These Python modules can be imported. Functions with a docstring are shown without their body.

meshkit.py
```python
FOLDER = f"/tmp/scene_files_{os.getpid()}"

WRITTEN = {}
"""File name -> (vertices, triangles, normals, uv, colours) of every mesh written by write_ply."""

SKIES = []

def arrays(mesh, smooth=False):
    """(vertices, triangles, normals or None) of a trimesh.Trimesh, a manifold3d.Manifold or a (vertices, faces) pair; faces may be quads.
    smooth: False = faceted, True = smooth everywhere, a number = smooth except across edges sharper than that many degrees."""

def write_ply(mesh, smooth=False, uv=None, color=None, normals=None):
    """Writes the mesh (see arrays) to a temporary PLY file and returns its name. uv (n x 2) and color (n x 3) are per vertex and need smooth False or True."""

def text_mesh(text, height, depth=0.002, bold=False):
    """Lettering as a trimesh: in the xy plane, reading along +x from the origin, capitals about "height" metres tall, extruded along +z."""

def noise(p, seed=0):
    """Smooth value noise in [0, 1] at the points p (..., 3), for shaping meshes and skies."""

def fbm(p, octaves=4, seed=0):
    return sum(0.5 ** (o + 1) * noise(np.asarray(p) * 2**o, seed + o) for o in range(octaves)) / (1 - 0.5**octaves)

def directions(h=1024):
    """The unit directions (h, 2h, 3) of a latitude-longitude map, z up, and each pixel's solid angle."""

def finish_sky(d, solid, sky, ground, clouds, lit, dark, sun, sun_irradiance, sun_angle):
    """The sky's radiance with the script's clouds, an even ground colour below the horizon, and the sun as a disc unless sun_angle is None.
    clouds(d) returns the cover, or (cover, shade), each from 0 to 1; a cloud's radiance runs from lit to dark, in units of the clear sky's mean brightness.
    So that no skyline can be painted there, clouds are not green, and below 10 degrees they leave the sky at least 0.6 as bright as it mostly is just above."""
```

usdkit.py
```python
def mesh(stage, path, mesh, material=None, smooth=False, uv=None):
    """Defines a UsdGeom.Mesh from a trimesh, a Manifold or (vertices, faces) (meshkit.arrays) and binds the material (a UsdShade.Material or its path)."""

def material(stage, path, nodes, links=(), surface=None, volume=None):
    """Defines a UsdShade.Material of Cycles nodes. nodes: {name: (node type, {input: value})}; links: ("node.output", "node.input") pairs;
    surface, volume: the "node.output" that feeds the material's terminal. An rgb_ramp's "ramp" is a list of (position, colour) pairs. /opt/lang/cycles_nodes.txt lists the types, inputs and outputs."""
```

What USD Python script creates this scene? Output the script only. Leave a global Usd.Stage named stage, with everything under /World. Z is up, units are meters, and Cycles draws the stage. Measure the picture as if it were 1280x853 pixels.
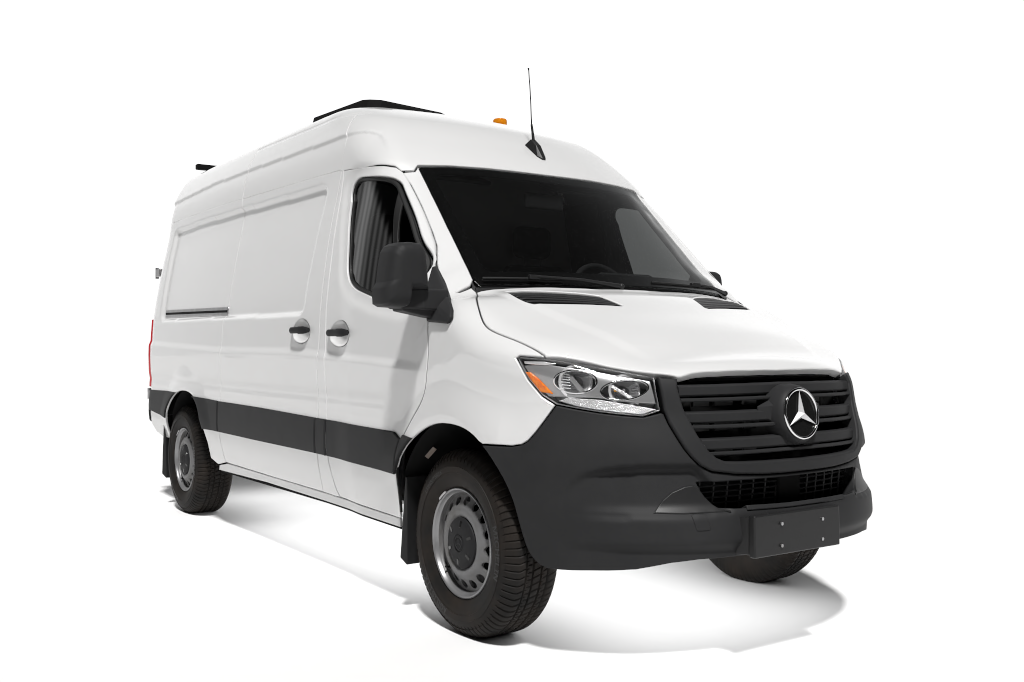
import math, numpy as np, trimesh, shapely, usdkit, meshkit
from pxr import Usd, UsdGeom, UsdLux, UsdShade, Gf, Sdf, Vt
from scipy.spatial import Delaunay
from scipy.ndimage import gaussian_filter, map_coordinates, spline_filter
from scipy.interpolate import CubicSpline, PchipInterpolator
from shapely.geometry import Polygon, LineString

stage = Usd.Stage.CreateInMemory()
UsdGeom.SetStageUpAxis(stage, UsdGeom.Tokens.z)
UsdGeom.SetStageMetersPerUnit(stage, 1.0)
UsdGeom.Xform.Define(stage, '/World')
A = np.array
R3 = lambda *a: np.array(a, float)

# ---------------------------------------------------------------- camera, sky, sun, exposure
CAM = dict(pos=(3.46364, -3.10923, 1.17754), yaw=2.5296086, pitch=0.0045633, f=1252.4056)
EXPOSURE = -0.12
SUN_DIR = R3(0.46, -0.27, 0.92)            # towards the sun
SUN = 1.25
def make_camera():
    cam = UsdGeom.Camera.Define(stage, '/World/camera')
    y, p = CAM['yaw'], CAM['pitch']
    fw = R3(math.cos(p) * math.cos(y), math.cos(p) * math.sin(y), math.sin(p))
    r = np.cross(fw, [0, 0, 1.0]); r /= np.linalg.norm(r); u = np.cross(r, fw)
    m = Gf.Matrix4d(*r, 0, *u, 0, *(-fw), 0, *CAM['pos'], 1)
    UsdGeom.Xformable(cam).AddTransformOp().Set(m)
    cam.CreateHorizontalApertureAttr(36.0); cam.CreateVerticalApertureAttr(36.0 * 682 / 1024)
    cam.CreateFocalLengthAttr(36.0 * CAM['f'] / 1280.0)
    cam.CreateClippingRangeAttr(Gf.Vec2f(0.05, 500))
    cam.CreateExposureAttr(EXPOSURE)
make_camera()
dome = UsdLux.DomeLight.Define(stage, '/World/sky')
# a bright white haze low down that thins towards a darker zenith
SKY_LOW, SKY_BACK, SKY_NEAR = 1.0, 1.2, .02      # brightness of the haze, towards the backdrop and on the camera's side
sky_mat = usdkit.material(stage, '/World/Looks/sky', {
    'tc': ('texture_coordinate', {}), 'n': ('vector_math', {'math_type': 'normalize'}), 's': ('separate_xyz', {}),
    'r': ('rgb_ramp', {'ramp': [(0.0, (1, 1, 1)), (0.36, (1, 1, 1)), (0.62, (.30, .305, .31)), (0.85, (.20, .20, .205)), (1.0, (.17, .17, .175))]}),
    'd': ('vector_math', {'math_type': 'dot_product', 'vector2': (math.cos(CAM['yaw']), math.sin(CAM['yaw']), 0)}),
    'm': ('map_range', {'range_type': 'smoothstep', 'from_min': .30, 'from_max': .86, 'to_min': SKY_NEAR, 'to_max': SKY_BACK, 'clamp': True}),
    'b': ('background_shader', {})},
    [('tc.generated', 'n.vector1'), ('n.vector', 's.vector'), ('s.z', 'r.fac'), ('r.color', 'b.color'), ('n.vector', 'd.vector1'), ('d.value', 'm.value'), ('m.result', 'b.strength')], surface='b.background')
UsdShade.MaterialBindingAPI.Apply(dome.GetPrim()).Bind(sky_mat)
dome.GetPrim().SetCustomDataByKey('kind', 'structure')
sun = UsdLux.DistantLight.Define(stage, '/World/sun')
sun.CreateIntensityAttr(SUN); sun.CreateAngleAttr(5.5); sun.CreateNormalizeAttr(True); sun.CreateColorAttr(Gf.Vec3f(1.0, .992, .982))
d = -SUN_DIR / np.linalg.norm(SUN_DIR)
zx = -d; xx = np.cross([0, 0, 1.0], zx); xx /= np.linalg.norm(xx); yx = np.cross(zx, xx)
UsdGeom.Xformable(sun).AddTransformOp().Set(Gf.Matrix4d(*xx, 0, *yx, 0, *zx, 0, 0, 0, 8, 1))

# added, unseen lamps under the van, facing the floor to clear its shadow
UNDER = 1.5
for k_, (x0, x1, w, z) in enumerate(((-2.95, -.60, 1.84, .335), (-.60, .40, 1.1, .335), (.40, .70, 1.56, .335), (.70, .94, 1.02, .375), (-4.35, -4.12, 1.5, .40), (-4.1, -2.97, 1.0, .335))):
    lamp = UsdLux.RectLight.Define(stage, '/World/added_fill_lamp' + ('_%03d' % k_ if k_ else ''))
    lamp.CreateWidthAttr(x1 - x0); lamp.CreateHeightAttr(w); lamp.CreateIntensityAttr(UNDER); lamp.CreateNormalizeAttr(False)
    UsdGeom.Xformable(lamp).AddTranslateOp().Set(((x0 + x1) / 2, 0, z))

# ---------------------------------------------------------------- materials
LOOK = {}
def pbr(name, col, rough=.5, metal=0., spec=.5, coat=0., bump=None, var=None, ior=1.5, trans=0., coat_rough=.03):
    nodes = {'p': ('principled_bsdf', {'base_color': col, 'roughness': rough, 'metallic': metal, 'specular_ior_level': spec,
                                       'coat_weight': coat, 'coat_roughness': coat_rough, 'ior': ior, 'transmission_weight': trans})}
    links = []
    if bump or var:
        nodes['tc'] = ('texture_coordinate', {})
    if bump:                                     # (scale, strength, distance)
        nodes['bn'] = ('noise_texture', {'scale': bump[0], 'detail': 2.0})
        nodes['bu'] = ('bump', {'strength': bump[1], 'distance': bump[2]})
        links += [('tc.object', 'bn.vector'), ('bn.fac', 'bu.height'), ('bu.normal', 'p.coat_normal' if coat else 'p.normal')]
    if var:                                      # (scale, other colour)
        nodes['vn'] = ('noise_texture', {'scale': var[0], 'detail': 4.0, 'roughness': .6})
        nodes['mr'] = ('map_range', {'from_min': .38, 'from_max': .68, 'clamp': True})
        nodes['mx'] = ('mix_color', {'a': col, 'b': var[1]})
        links += [('tc.object', 'vn.vector'), ('vn.fac', 'mr.value'), ('mr.result', 'mx.fac'), ('mx.result', 'p.base_color')]
    LOOK[name] = usdkit.material(stage, '/World/Looks/' + name, nodes, links, surface='p.BSDF')
def reflection_ripple(name, base, wave):  # wave bump shaped to imitate a clad wall reflected in the paint
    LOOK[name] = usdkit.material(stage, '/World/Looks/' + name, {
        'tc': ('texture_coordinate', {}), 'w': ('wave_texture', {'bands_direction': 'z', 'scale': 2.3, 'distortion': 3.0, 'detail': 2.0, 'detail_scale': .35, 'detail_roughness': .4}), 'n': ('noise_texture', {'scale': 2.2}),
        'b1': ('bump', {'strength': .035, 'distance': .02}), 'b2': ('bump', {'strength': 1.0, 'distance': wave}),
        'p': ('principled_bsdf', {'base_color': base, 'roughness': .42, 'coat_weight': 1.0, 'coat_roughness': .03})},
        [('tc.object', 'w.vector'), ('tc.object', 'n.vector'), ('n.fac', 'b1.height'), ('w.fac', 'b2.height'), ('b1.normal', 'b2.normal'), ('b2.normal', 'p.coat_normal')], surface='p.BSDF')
def pane(name, tint, ior=1.5, rough=0.0, refl=(1, 1, 1), dust=0.0, reflection_wave=0.0):
    nodes = {'t': ('transparent_bsdf', {'color': tint}), 'g': ('glossy_bsdf', {'color': refl, 'roughness': rough}),
        'ge': ('geometry', {}), 'ir': ('map_range', {'to_min': ior, 'to_max': 1 / ior}), 'f': ('fresnel', {}), 'm': ('mix_closure', {})}
    links = [('ge.backfacing', 'ir.value'), ('ir.result', 'f.IOR'), ('f.fac', 'm.fac'), ('t.BSDF', 'm.closure1'), ('g.BSDF', 'm.closure2')]
    if reflection_wave:  # bump bands imitate the reflection of a corrugated wall; the glass is flat
        nodes |= {'tc': ('texture_coordinate', {}), 'w': ('wave_texture', {'scale': 5.5, 'distortion': 1.2, 'detail': 1.0, 'detail_scale': .6}), 'bu': ('bump', {'strength': 1.0, 'distance': reflection_wave})}
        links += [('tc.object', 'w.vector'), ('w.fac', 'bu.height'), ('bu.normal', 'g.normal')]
    end = 'm.closure'
    if dust:
        nodes |= {'tc': ('texture_coordinate', {}), 'n': ('noise_texture', {'scale': 45.0, 'detail': 6.0, 'roughness': .7}), 'mr': ('map_range', {'from_min': .35, 'from_max': .75, 'to_min': dust * .75, 'to_max': dust * 1.4, 'clamp': True}),
                  'd': ('diffuse_bsdf', {'color': (.6, .6, .6)}), 'm2': ('mix_closure', {})}
        links += [('tc.object', 'n.vector'), ('n.fac', 'mr.value'), ('mr.result', 'm2.fac'), ('m.closure', 'm2.closure1'), ('d.BSDF', 'm2.closure2')]; end = 'm2.closure'
    LOOK[name] = usdkit.material(stage, '/World/Looks/' + name, nodes, links, surface=end)
pbr('white_paint', (.64, .64, .64), .42, coat=1.0, bump=(2.2, .035, .02), coat_rough=.04)
reflection_ripple('side_paint', (.64, .64, .64), .0009)
pbr('black_plastic', (.021, .0212, .022), .55, spec=.13, bump=(420, .25, .001), var=(3.0, (.026, .026, .027)))
pbr('dark_plastic', (.014, .014, .0145), .42, spec=.32, bump=(420, .2, .001))
pbr('cap_plastic', (.016, .016, .017), .6, spec=.15)
pbr('gloss_black', (.008, .008, .008), .12, spec=.4)
pbr('matte_black', (.006, .006, .006), .8, spec=.1)
pbr('underbody_black', (.012, .012, .012), .85, spec=.1)
pbr('underbody_paint', (.42, .42, .42), .7, spec=.2)
pbr('seal_rubber', (.010, .010, .010), .5, spec=.3)
pbr('tyre_rubber', (.009, .0083, .0078), .65, spec=.18, var=(7.0, (.019, .0145, .0115)), bump=(160, .15, .001))
pbr('tread_lettering', (.006, .006, .006), .45, spec=.35)
pbr('steel_rim', (.155, .155, .158), .45, metal=.3, spec=.4, var=(9.0, (.115, .112, .108)))
pbr('rim_lip', (.26, .26, .265), .34, metal=.6)
pbr('chrome', (.82, .82, .83), .07, metal=1.0)
pbr('star_silver', (.78, .78, .79), .3, metal=.45, spec=.8)
pbr('satin_metal', (.45, .45, .46), .32, metal=1.0, var=(14.0, (.36, .35, .35)))
pbr('reflector', (.88, .88, .89), .20, metal=.55, spec=.8, bump=(55, .5, .006))
pbr('ribbed_reflector', (.72, .72, .73), .28, metal=.7, bump=(260, .8, .004))
pbr('lamp_grey', (.36, .36, .365), .24, metal=.45, spec=.7)
pbr('amber', (.80, .14, .0), .25, spec=.3, coat=.2, bump=(140, .5, .004), var=(60.0, (.92, .28, .004)))
pbr('beacon_amber', (.80, .27, .01), .15, spec=.5, trans=.45)
pbr('bulb_amber', (.9, .42, .08), .2, spec=.6)
pbr('red_lens', (.42, .03, .035), .15, spec=.5, coat=1.0)
pbr('cabin_trim', (.034, .034, .035), .75, spec=.2, bump=(300, .2, .001))
pbr('bulkhead_grey', (.16, .16, .16), .7, spec=.2)
pbr('seat_fabric', (.012, .012, .013), .95, spec=.1, bump=(240, .4, .002))
pbr('sticker', (.26, .21, .18), .6)
pbr('ground_white', (.74, .74, .74), .9, spec=.1)
pane('windscreen_glass', (.46, .47, .47), ior=1.28, dust=.005)
pane('door_glass', (.165, .17, .168), ior=1.45, reflection_wave=.0007)
pane('lamp_lens', (.93, .93, .93), ior=1.4)

# radiator: fine vertical fins
LOOK['fins'] = usdkit.material(stage, '/World/Looks/fins', {
    'tc': ('texture_coordinate', {}), 'w': ('wave_texture', {'scale': 60.0, 'bands_direction': 'y'}),
    'mx': ('mix_color', {'a': (.004, .004, .004), 'b': (.045, .045, .046)}), 'p': ('principled_bsdf', {'roughness': .6})},
    [('tc.object', 'w.vector'), ('w.fac', 'mx.fac'), ('mx.result', 'p.base_color')], surface='p.BSDF')

# ---------------------------------------------------------------- scene tree helpers
_used = set()
def path_for(parent, name):
    base = f'{parent}/{name}'; p = base; k = 1
    while p in _used:
        p = f'{base}_{k:03d}'; k += 1
    _used.add(p); return p
def meta(prim, **kw):
    for k, v in kw.items():
        if v: prim.SetCustomDataByKey(k, v)
def write(path, v, f, n, mat):
    m = UsdGeom.Mesh.Define(stage, path)
    m.CreatePointsAttr(Vt.Vec3fArray.FromNumpy(np.ascontiguousarray(v, np.float32)))
    m.CreateFaceVertexCountsAttr(Vt.IntArray.FromNumpy(np.full(len(f), 3, np.int32)))
    m.CreateFaceVertexIndicesAttr(Vt.IntArray.FromNumpy(np.ascontiguousarray(f, np.int32).ravel()))
    m.CreateSubdivisionSchemeAttr('none')
    if n is not None:
        m.CreateNormalsAttr(Vt.Vec3fArray.FromNumpy(np.ascontiguousarray(n, np.float32))); m.SetNormalsInterpolation('vertex')
    UsdShade.MaterialBindingAPI.Apply(m.GetPrim()).Bind(LOOK[mat])
    return m.GetPrim()
def part(parent, name, mesh, mat, smooth=35, label=None):
    """mesh: trimesh or (v, f, n)"""
    p = path_for(parent, name)
    v, f, n = mesh if isinstance(mesh, tuple) and len(mesh) == 3 else meshkit.arrays(mesh, smooth)
    meta(write(p, v, f, n, mat), label=label)
    return p
def xform(parent, name, **kw):
    p = path_for(parent, name); x = UsdGeom.Xform.Define(stage, p); meta(x.GetPrim(), **kw); return p
def flip(mesh):
    if isinstance(mesh, tuple):
        v, f, n = mesh
        return v * [1, -1, 1], f[:, ::-1], None if n is None else n * [1, -1, 1]
    m = mesh.copy(); m.vertices = m.vertices * [1, -1, 1]; m.invert() if False else None
    return trimesh.Trimesh(m.vertices, m.faces[:, ::-1], process=False)
cat = trimesh.util.concatenate
def T(m, t=(0, 0, 0), rot=None, s=None):
    m = m.copy()
    if s is not None: m.apply_scale(s)
    if rot is not None: m.apply_transform(trimesh.transformations.euler_matrix(*[math.radians(a) for a in rot]))
    m.apply_translation(t); return m
def rbox(size, r=.01, seg=2):
    """box with rounded edges"""
    s = trimesh.creation.icosphere(seg, r).vertices
    h = np.maximum(A(size, float) / 2 - r, 1e-4)
    pts = np.concatenate([s + h * [a, b, c] for a in (-1, 1) for b in (-1, 1) for c in (-1, 1)])
    return trimesh.convex.convex_hull(pts)
def hull(pts, r=.005, seg=1):
    s = trimesh.creation.icosphere(seg, r).vertices
    return trimesh.convex.convex_hull(np.concatenate([s + p for p in A(pts, float)]))
def tube(pts, r, sides=10, cap=True):
    p = A(pts, float); n = len(p); r = np.broadcast_to(r, (n,))
    t = np.gradient(p, axis=0); t /= np.linalg.norm(t, axis=1, keepdims=True)
    ref = R3(0, 0, 1) if abs(t[0, 2]) < .9 else R3(1, 0, 0)
    a = np.cross(t, ref); a /= np.linalg.norm(a, axis=1, keepdims=True); b = np.cross(t, a)
    g = np.arange(sides) * 2 * np.pi / sides
    v = p[:, None] + r[:, None, None] * (np.cos(g)[None, :, None] * a[:, None] + np.sin(g)[None, :, None] * b[:, None])
    v = v.reshape(-1, 3); i, j = np.meshgrid(np.arange(n - 1), np.arange(sides), indexing='ij')
    q = np.stack([i * sides + j, (i + 1) * sides + j, (i + 1) * sides + (j + 1) % sides, i * sides + (j + 1) % sides], -1).reshape(-1, 4)
    f = np.vstack([q[:, [0, 1, 2]], q[:, [0, 2, 3]]])
    if cap:
        v = np.vstack([v, p[0], p[-1]]); k = np.arange(sides); e = (n - 1) * sides
        f = np.vstack([f, np.stack([np.full(sides, n * sides), k, (k + 1) % sides], -1), np.stack([np.full(sides, n * sides + 1), e + (k + 1) % sides, e + k], -1)])
    m = trimesh.Trimesh(v, f, process=False); m.fix_normals() if cap else None
    return m
def revolve(profile, n=64, axis='y', a0=0, a1=2 * np.pi):
    """profile: (r, q) pairs turned about an axis; q runs along the axis"""
    pr = A(profile, float); full = abs(a1 - a0 - 2 * np.pi) < 1e-6
    th = np.linspace(a0, a1, n, endpoint=not full)
    c, s = np.cos(th)[:, None], np.sin(th)[:, None]; r, q = pr[:, 0][None], pr[:, 1][None] + 0 * c
    v = {'y': np.stack([r * c, q, r * s], -1), 'z': np.stack([r * c, r * s, q], -1), 'x': np.stack([q, r * c, r * s], -1)}[axis].reshape(-1, 3)
    m = len(pr); rows = n if full else n - 1
    i, j = np.meshgrid(np.arange(rows), np.arange(m - 1), indexing='ij'); i2 = (i + 1) % n
    Q = np.stack([i * m + j, i2 * m + j, i2 * m + j + 1, i * m + j + 1], -1).reshape(-1, 4)
    return trimesh.Trimesh(v, np.vstack([Q[:, [0, 1, 2]], Q[:, [0, 2, 3]]]), process=False)
def loft(rings, caps=True):
    """closed rings (k x n x 3) joined into a solid"""
    R = A(rings, float); k, n = R.shape[:2]; v = R.reshape(-1, 3)
    i, j = np.meshgrid(np.arange(k - 1), np.arange(n), indexing='ij'); j2 = (j + 1) % n
    Q = np.stack([i * n + j, i * n + j2, (i + 1) * n + j2, (i + 1) * n + j], -1).reshape(-1, 4)
    f = [Q[:, [0, 1, 2]], Q[:, [0, 2, 3]]]
    if caps:
        v = np.vstack([v, R[0].mean(0), R[-1].mean(0)]); a = np.arange(n); e = (k - 1) * n
        f += [np.stack([np.full(n, k * n), (a + 1) % n, a], -1), np.stack([np.full(n, k * n + 1), e + a, e + (a + 1) % n], -1)]
    m = trimesh.Trimesh(v, np.vstack(f), process=False); m.fix_normals(); return m
def extrude(poly, h):
    return trimesh.creation.extrude_polygon(poly, h, engine='earcut')
def frame_matrix(origin, ex, ey):
    ex = A(ex, float); ex /= np.linalg.norm(ex); ez = np.cross(ex, ey); ez /= np.linalg.norm(ez); ey = np.cross(ez, ex)
    M = np.eye(4); M[:3, 0], M[:3, 1], M[:3, 2], M[:3, 3] = ex, ey, ez, origin; return M
def placed(m, M):
    m = m.copy(); m.apply_transform(M); return m

# ---------------------------------------------------------------- the body: one implicit surface that all panels lie on
ZW = A([.25, .45, .65, .85, 1.0, 1.2, 1.4, 1.6, 1.8, 2.05, 2.25, 2.40, 2.55, 2.75]); ZX = A([.25, .38, .5, .65, .8, .95, 1.1, 1.2]); ZP = A([.3, .5, .8, 1.0, 1.15])
XH = A([-.3, 0, .3, .5, .7, .85, 1.0]); ZF = A([1.3, 1.7, 2.05, 2.2, 2.35, 2.47, 2.56, 2.62, 2.75])
BW = [.955, .972, 1.0059, 1.004, 1.004, 1.003, .9934, .9668, .9313, .8847, .8493, .7859, .7648, .6804]
BX = [.8993, .9745, .9877, .9639, .9595, .9302, .9011, .8505]; BP = [2.5899, 2.3216, 2.2357, 2.1079, 2.4723]
BH = [1.3468, 1.4156, 1.3117, 1.2305, 1.1366, 1.0902, .8958]; BF = [.1042, -.297, -.6537, -.8337, -1.047, -1.3086, -1.4766, -2.2005, -5.0]
LZ = np.linspace(-1, 3.2, 2101); LX = np.linspace(-6, 1.6, 3801)
cs = lambda k, v, l: CubicSpline(k, v, bc_type='natural')(np.clip(l, k[0], k[-1]))
TW, TX, TP = cs(ZW, BW, LZ), cs(ZX, BX, LZ), cs(ZP, BP, LZ)
TH = cs(XH, BH, LX) + np.minimum(LX - XH[0], 0) * .1 + np.maximum(LX - XH[-1], 0) * -3
TF = PchipInterpolator(ZF, BF)(np.clip(LZ, ZF[0], ZF[-1])) + np.maximum(LZ - 2.75, 0) * -8
def iz(t, z):
    q = np.clip((z + 1) * 500, 0, 2099.999); i = q.astype(int); w = q - i; return t[i] * (1 - w) + t[i + 1] * w
def ix(t, x):
    q = np.clip((x + 6) * 500, 0, 3799.999); i = q.astype(int); w = q - i; return t[i] * (1 - w) + t[i + 1] * w
def smax(a, b, k):
    h = np.maximum(k - np.abs(a - b), 0); return np.maximum(a, b) + h * h / (4 * k)
def fbase(q):
    x, y, z = q[..., 0], q[..., 1], q[..., 2]; a = np.sqrt(y * y + 1e-8)
    W = iz(TW, z) - .0437 * np.clip((-2.6 - x) / 2.3, 0, 2) ** 2
    side = (a - W) * .97
    u = np.maximum(x + .0231, 1e-6) / (iz(TX, z) + .0231); P = iz(TP, z)
    B = ((u ** P + np.maximum(a / W, 1e-6) ** P) ** (1 / P) - 1) * .9
    hs = np.clip((x + .15) / .38, 0, 1); hs = hs * hs * (3 - 2 * hs)
    low = smax(B, (z - ix(TH, x) + (.035 + .0707 * hs) * a * a) * .9, .1246)
    t = np.clip((z - 1.4) / 1.1, 0, 1)
    front = (x - iz(TF, z) + (.2046 + .0095 * t) * a * a) * .72
    s = np.clip((x + 1.78) / .36, 0, 1)
    roof = z - (2.4959 - .0006 * (x + 2.5) + .0152 * a * a + .0337 * s * s * (3 - 2 * s))
    rs_ = np.clip((-3.7 - x) / .7, 0, 1); cab = smax(smax(side, front, .1074 + .1139 * t ** 1.5), roof, .1772)
    k = .04 * np.clip((W - a) / .1, 0, 1) * np.clip((z - 1.3) / .1, 0, 1) + 1e-6
    h = np.maximum(k - np.abs(low - cab), 0); g = np.minimum(low, cab) - h * h / (4 * k)
    return smax(g, -4.6709 + .076 * (z - 1) - x, .3241)

# pressed-in relief: painted as masks over the side (x, z) and over the nose (angle, z), then softened
def sp(pts, n=None, step=.012):
    """a smooth curve through points"""
    p = A(pts, float); d = np.r_[0, np.cumsum(np.linalg.norm(np.diff(p, axis=0), axis=1) ** .7)]
    L = np.linalg.norm(np.diff(p, axis=0), axis=1).sum(); n = n or max(8, int(L / step))
    return CubicSpline(d, p, axis=0)(np.linspace(0, d[-1], n))
G = .006
sx = np.arange(-4.9, .7, G); sz = np.arange(.3, 2.75, G); SX, SZ = np.meshgrid(sx, sz, indexing='ij')
def mask(poly, X, Z): return shapely.contains_xy(Polygon(poly), X, Z).astype(float)
ARCH_F, ARCH_R = (.03, .37), (-3.49, .37)
door_window = np.vstack([sp([(-1.11, 1.90), (-1.091, 1.791), (-1.055, 1.66), (-1.016, 1.538), (-.975, 1.492), (-.876, 1.449), (-.679, 1.398)]),
                         [(-.5, 1.372), (-.385, 1.365)], sp([(-.325, 1.39), (-.300, 1.45), (-.314, 1.53), (-.410, 1.631), (-.518, 1.743), (-.622, 1.849), (-.684, 1.910)]),
                         sp([(-.706, 1.932), (-.732, 1.954), (-.778, 1.978), (-.873, 1.997), (-1.0, 2.010), (-1.062, 2.014), (-1.105, 2.000), (-1.127, 1.961), (-1.12, 1.92)])])
D = np.zeros_like(SX)
rec = Polygon([(-4.16, 1.365), (-1.50, 1.345), (-1.42, 2.022), (-2.7, 2.036), (-3.5, 2.042), (-4.16, 2.035)]).buffer(-.05).buffer(.05)
D -= .026 * gaussian_filter(shapely.contains_xy(rec, SX, SZ).astype(float), (.016 / G, .0095 / G))
zl = np.interp(SX, [-4.3, -3.4, -2.68, -1.9, -1.26, -1.167, -1.096, -1.039, -.987, -.912, -.80, -.70], [2.262, 2.287, 2.284, 2.27, 2.264, 2.266, 2.258, 2.238, 2.202, 2.146, 2.054, 1.96])
lf = np.clip((-.84 - SX) / .22, 0, 1); lf = lf * lf * (3 - 2 * lf)
D += .014 * (gaussian_filter((SZ > zl).astype(float), .008 / G) - .95) * lf
zr = np.interp(SX, [-2.75, -1.97, -1.37], [2.43, 2.417, 2.409])
D -= .004 * np.exp(-((SZ - zr) / .008) ** 2) * (SX > -2.72) * (SX < -1.3)
zb = np.interp(SX, [-4.33, -2.86, -1.62, -1.33, -.99, -.53, -.2], [1.222, 1.18, 1.176, 1.164, 1.152, 1.13, 1.115])
t_ = np.clip((zb - SZ) / .05, 0, 1); D += .010 * t_ * t_ * (3 - 2 * t_) * np.clip((SZ - .85) / .25, 0, 1) * np.clip((-.1 - SX) / .35, 0, 1)
D -= .004 * np.exp(-((SZ - .925) / .03) ** 2) * np.clip((-.45 - SX) / .1, 0, 1)
D -= .014 * gaussian_filter(mask(Polygon(door_window).buffer(.055), SX, SZ), .018 / G) * (SX < -.15)
for (cx, cz), k, r0 in ((ARCH_F, .012, .50), (ARCH_R, .017, .50)):
    r = np.hypot(SX - cx, (SZ - cz) * (1.0 if k < .02 else .96)); q = np.clip((.68 - r) / .17, 0, 1)
    D += k * q * q * (3 - 2 * q) * np.clip((SZ - .55) / .15, 0, 1)
SIDE = spline_filter(D, order=3)
G2 = .006
na = np.arange(.0, 1.75, G2); nz = np.arange(.25, 1.25, G2); NA, NZ = np.meshgrid(na, nz, indexing='ij')
def ang(x, y): return math.atan2(abs(y), x)
brow = [(ang(x, y), z) for x, y, z in [(.554, .86, .556), (.560, .858, .60), (.575, .851, .64), (.615, .823, .687), (.661, .785, .715), (.727, .718, .731), (.807, .613, .739), (.864, .508, .739)]]
ledge = [(ang(x, y), z) for x, y, z in [(.864, .508, .56), (.757, .693, .556), (.653, .791, .554), (.572, .848, .552)]]
D2 = np.zeros_like(NA)
brow_poly = np.vstack([sp(brow), [(.50, .735), (.47, .70), (.40, .62), (.36, .575)], ledge])
m_ = gaussian_filter(mask(brow_poly, NA, NZ), .009 / G2)
depth = np.clip((NZ - .50) / .22, .35, 1.0)
D2 -= .030 * m_ * depth * np.clip((1.03 - NA) / .22, 0, 1)
lip = np.clip((NZ - .44) / .05, 0, 1) * np.clip((.60 - NZ) / .055, 0, 1) * np.clip((1.02 - NA) / .10, 0, 1)
D2 += .012 * gaussian_filter((lip > .35).astype(float) * np.clip((1.0 - NA) / .25, 0, 1), .012 / G2)
D2 += .010 * np.clip((.46 - NZ) / .03, 0, 1) * -1 * np.clip((1.0 - NA) / .12, 0, 1)
NOSE = spline_filter(D2, order=3)
def relief(q):
    x, y, z = q[..., 0], q[..., 1], q[..., 2]; a = np.abs(y)
    d = map_coordinates(SIDE, [(x - sx[0]) / G, (z - sz[0]) / G], order=3, mode='nearest', prefilter=False) * np.clip((a - .55) / .1, 0, 1) * np.clip((.42 - x) / .1, 0, 1)
    th = np.arctan2(a, x)
    d = d + map_coordinates(NOSE, [th / G2, (z - nz[0]) / G2], order=3, mode='nearest', prefilter=False) * np.clip((x - .30) / .08, 0, 1) * np.clip((1.0 - z) / .1, 0, 1)
    # the hood's raised middle
    la = .735 - .30 * (x + .1); t = np.clip((la - a) / .07 + .5, 0, 1)
    d = d + .009 * t * t * (3 - 2 * t) * np.clip((x + .15) / .1, 0, 1) * np.clip((z - 1.10) / .08, 0, 1)
    return d
def fbody(q): return fbase(q) - relief(q)
def fgrad(p, e=.003):
    g = np.stack([fbody(p + np.eye(3)[k] * e) - fbody(p - np.eye(3)[k] * e) for k in range(3)], -1)
    return g / np.linalg.norm(g, axis=-1, keepdims=True)

# ---------------------------------------------------------------- charts: flat coordinates for a panel, with a ray through the body for each
class Side:
    def ray(s, u): return np.stack([u[:, 0], np.full(len(u), -.2), u[:, 1]], -1), np.tile([0, -1.0, 0], (len(u), 1))
    def inv(s, p): p = A(p, float); return p[:, [0, -1]]
class Top:
    def __init__(s, z0): s.z = z0
    def ray(s, u): return np.stack([u[:, 0], u[:, 1], np.full(len(u), s.z)], -1), np.tile([0, 0, 1.0], (len(u), 1))
    def inv(s, p): p = A(p, float); return p[:, :2]
class Nose:
    def __init__(s, x0=0.0): s.x0 = x0
    def ray(s, u): return np.stack([0 * u[:, 0] + s.x0, 0 * u[:, 0], u[:, 1]], -1), np.stack([np.cos(u[:, 0]), -np.sin(u[:, 0]), 0 * u[:, 0]], -1)
    def inv(s, p): p = A(p, float); return np.stack([np.arctan2(-p[:, 1], p[:, 0] - s.x0), p[:, 2]], -1)
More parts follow.
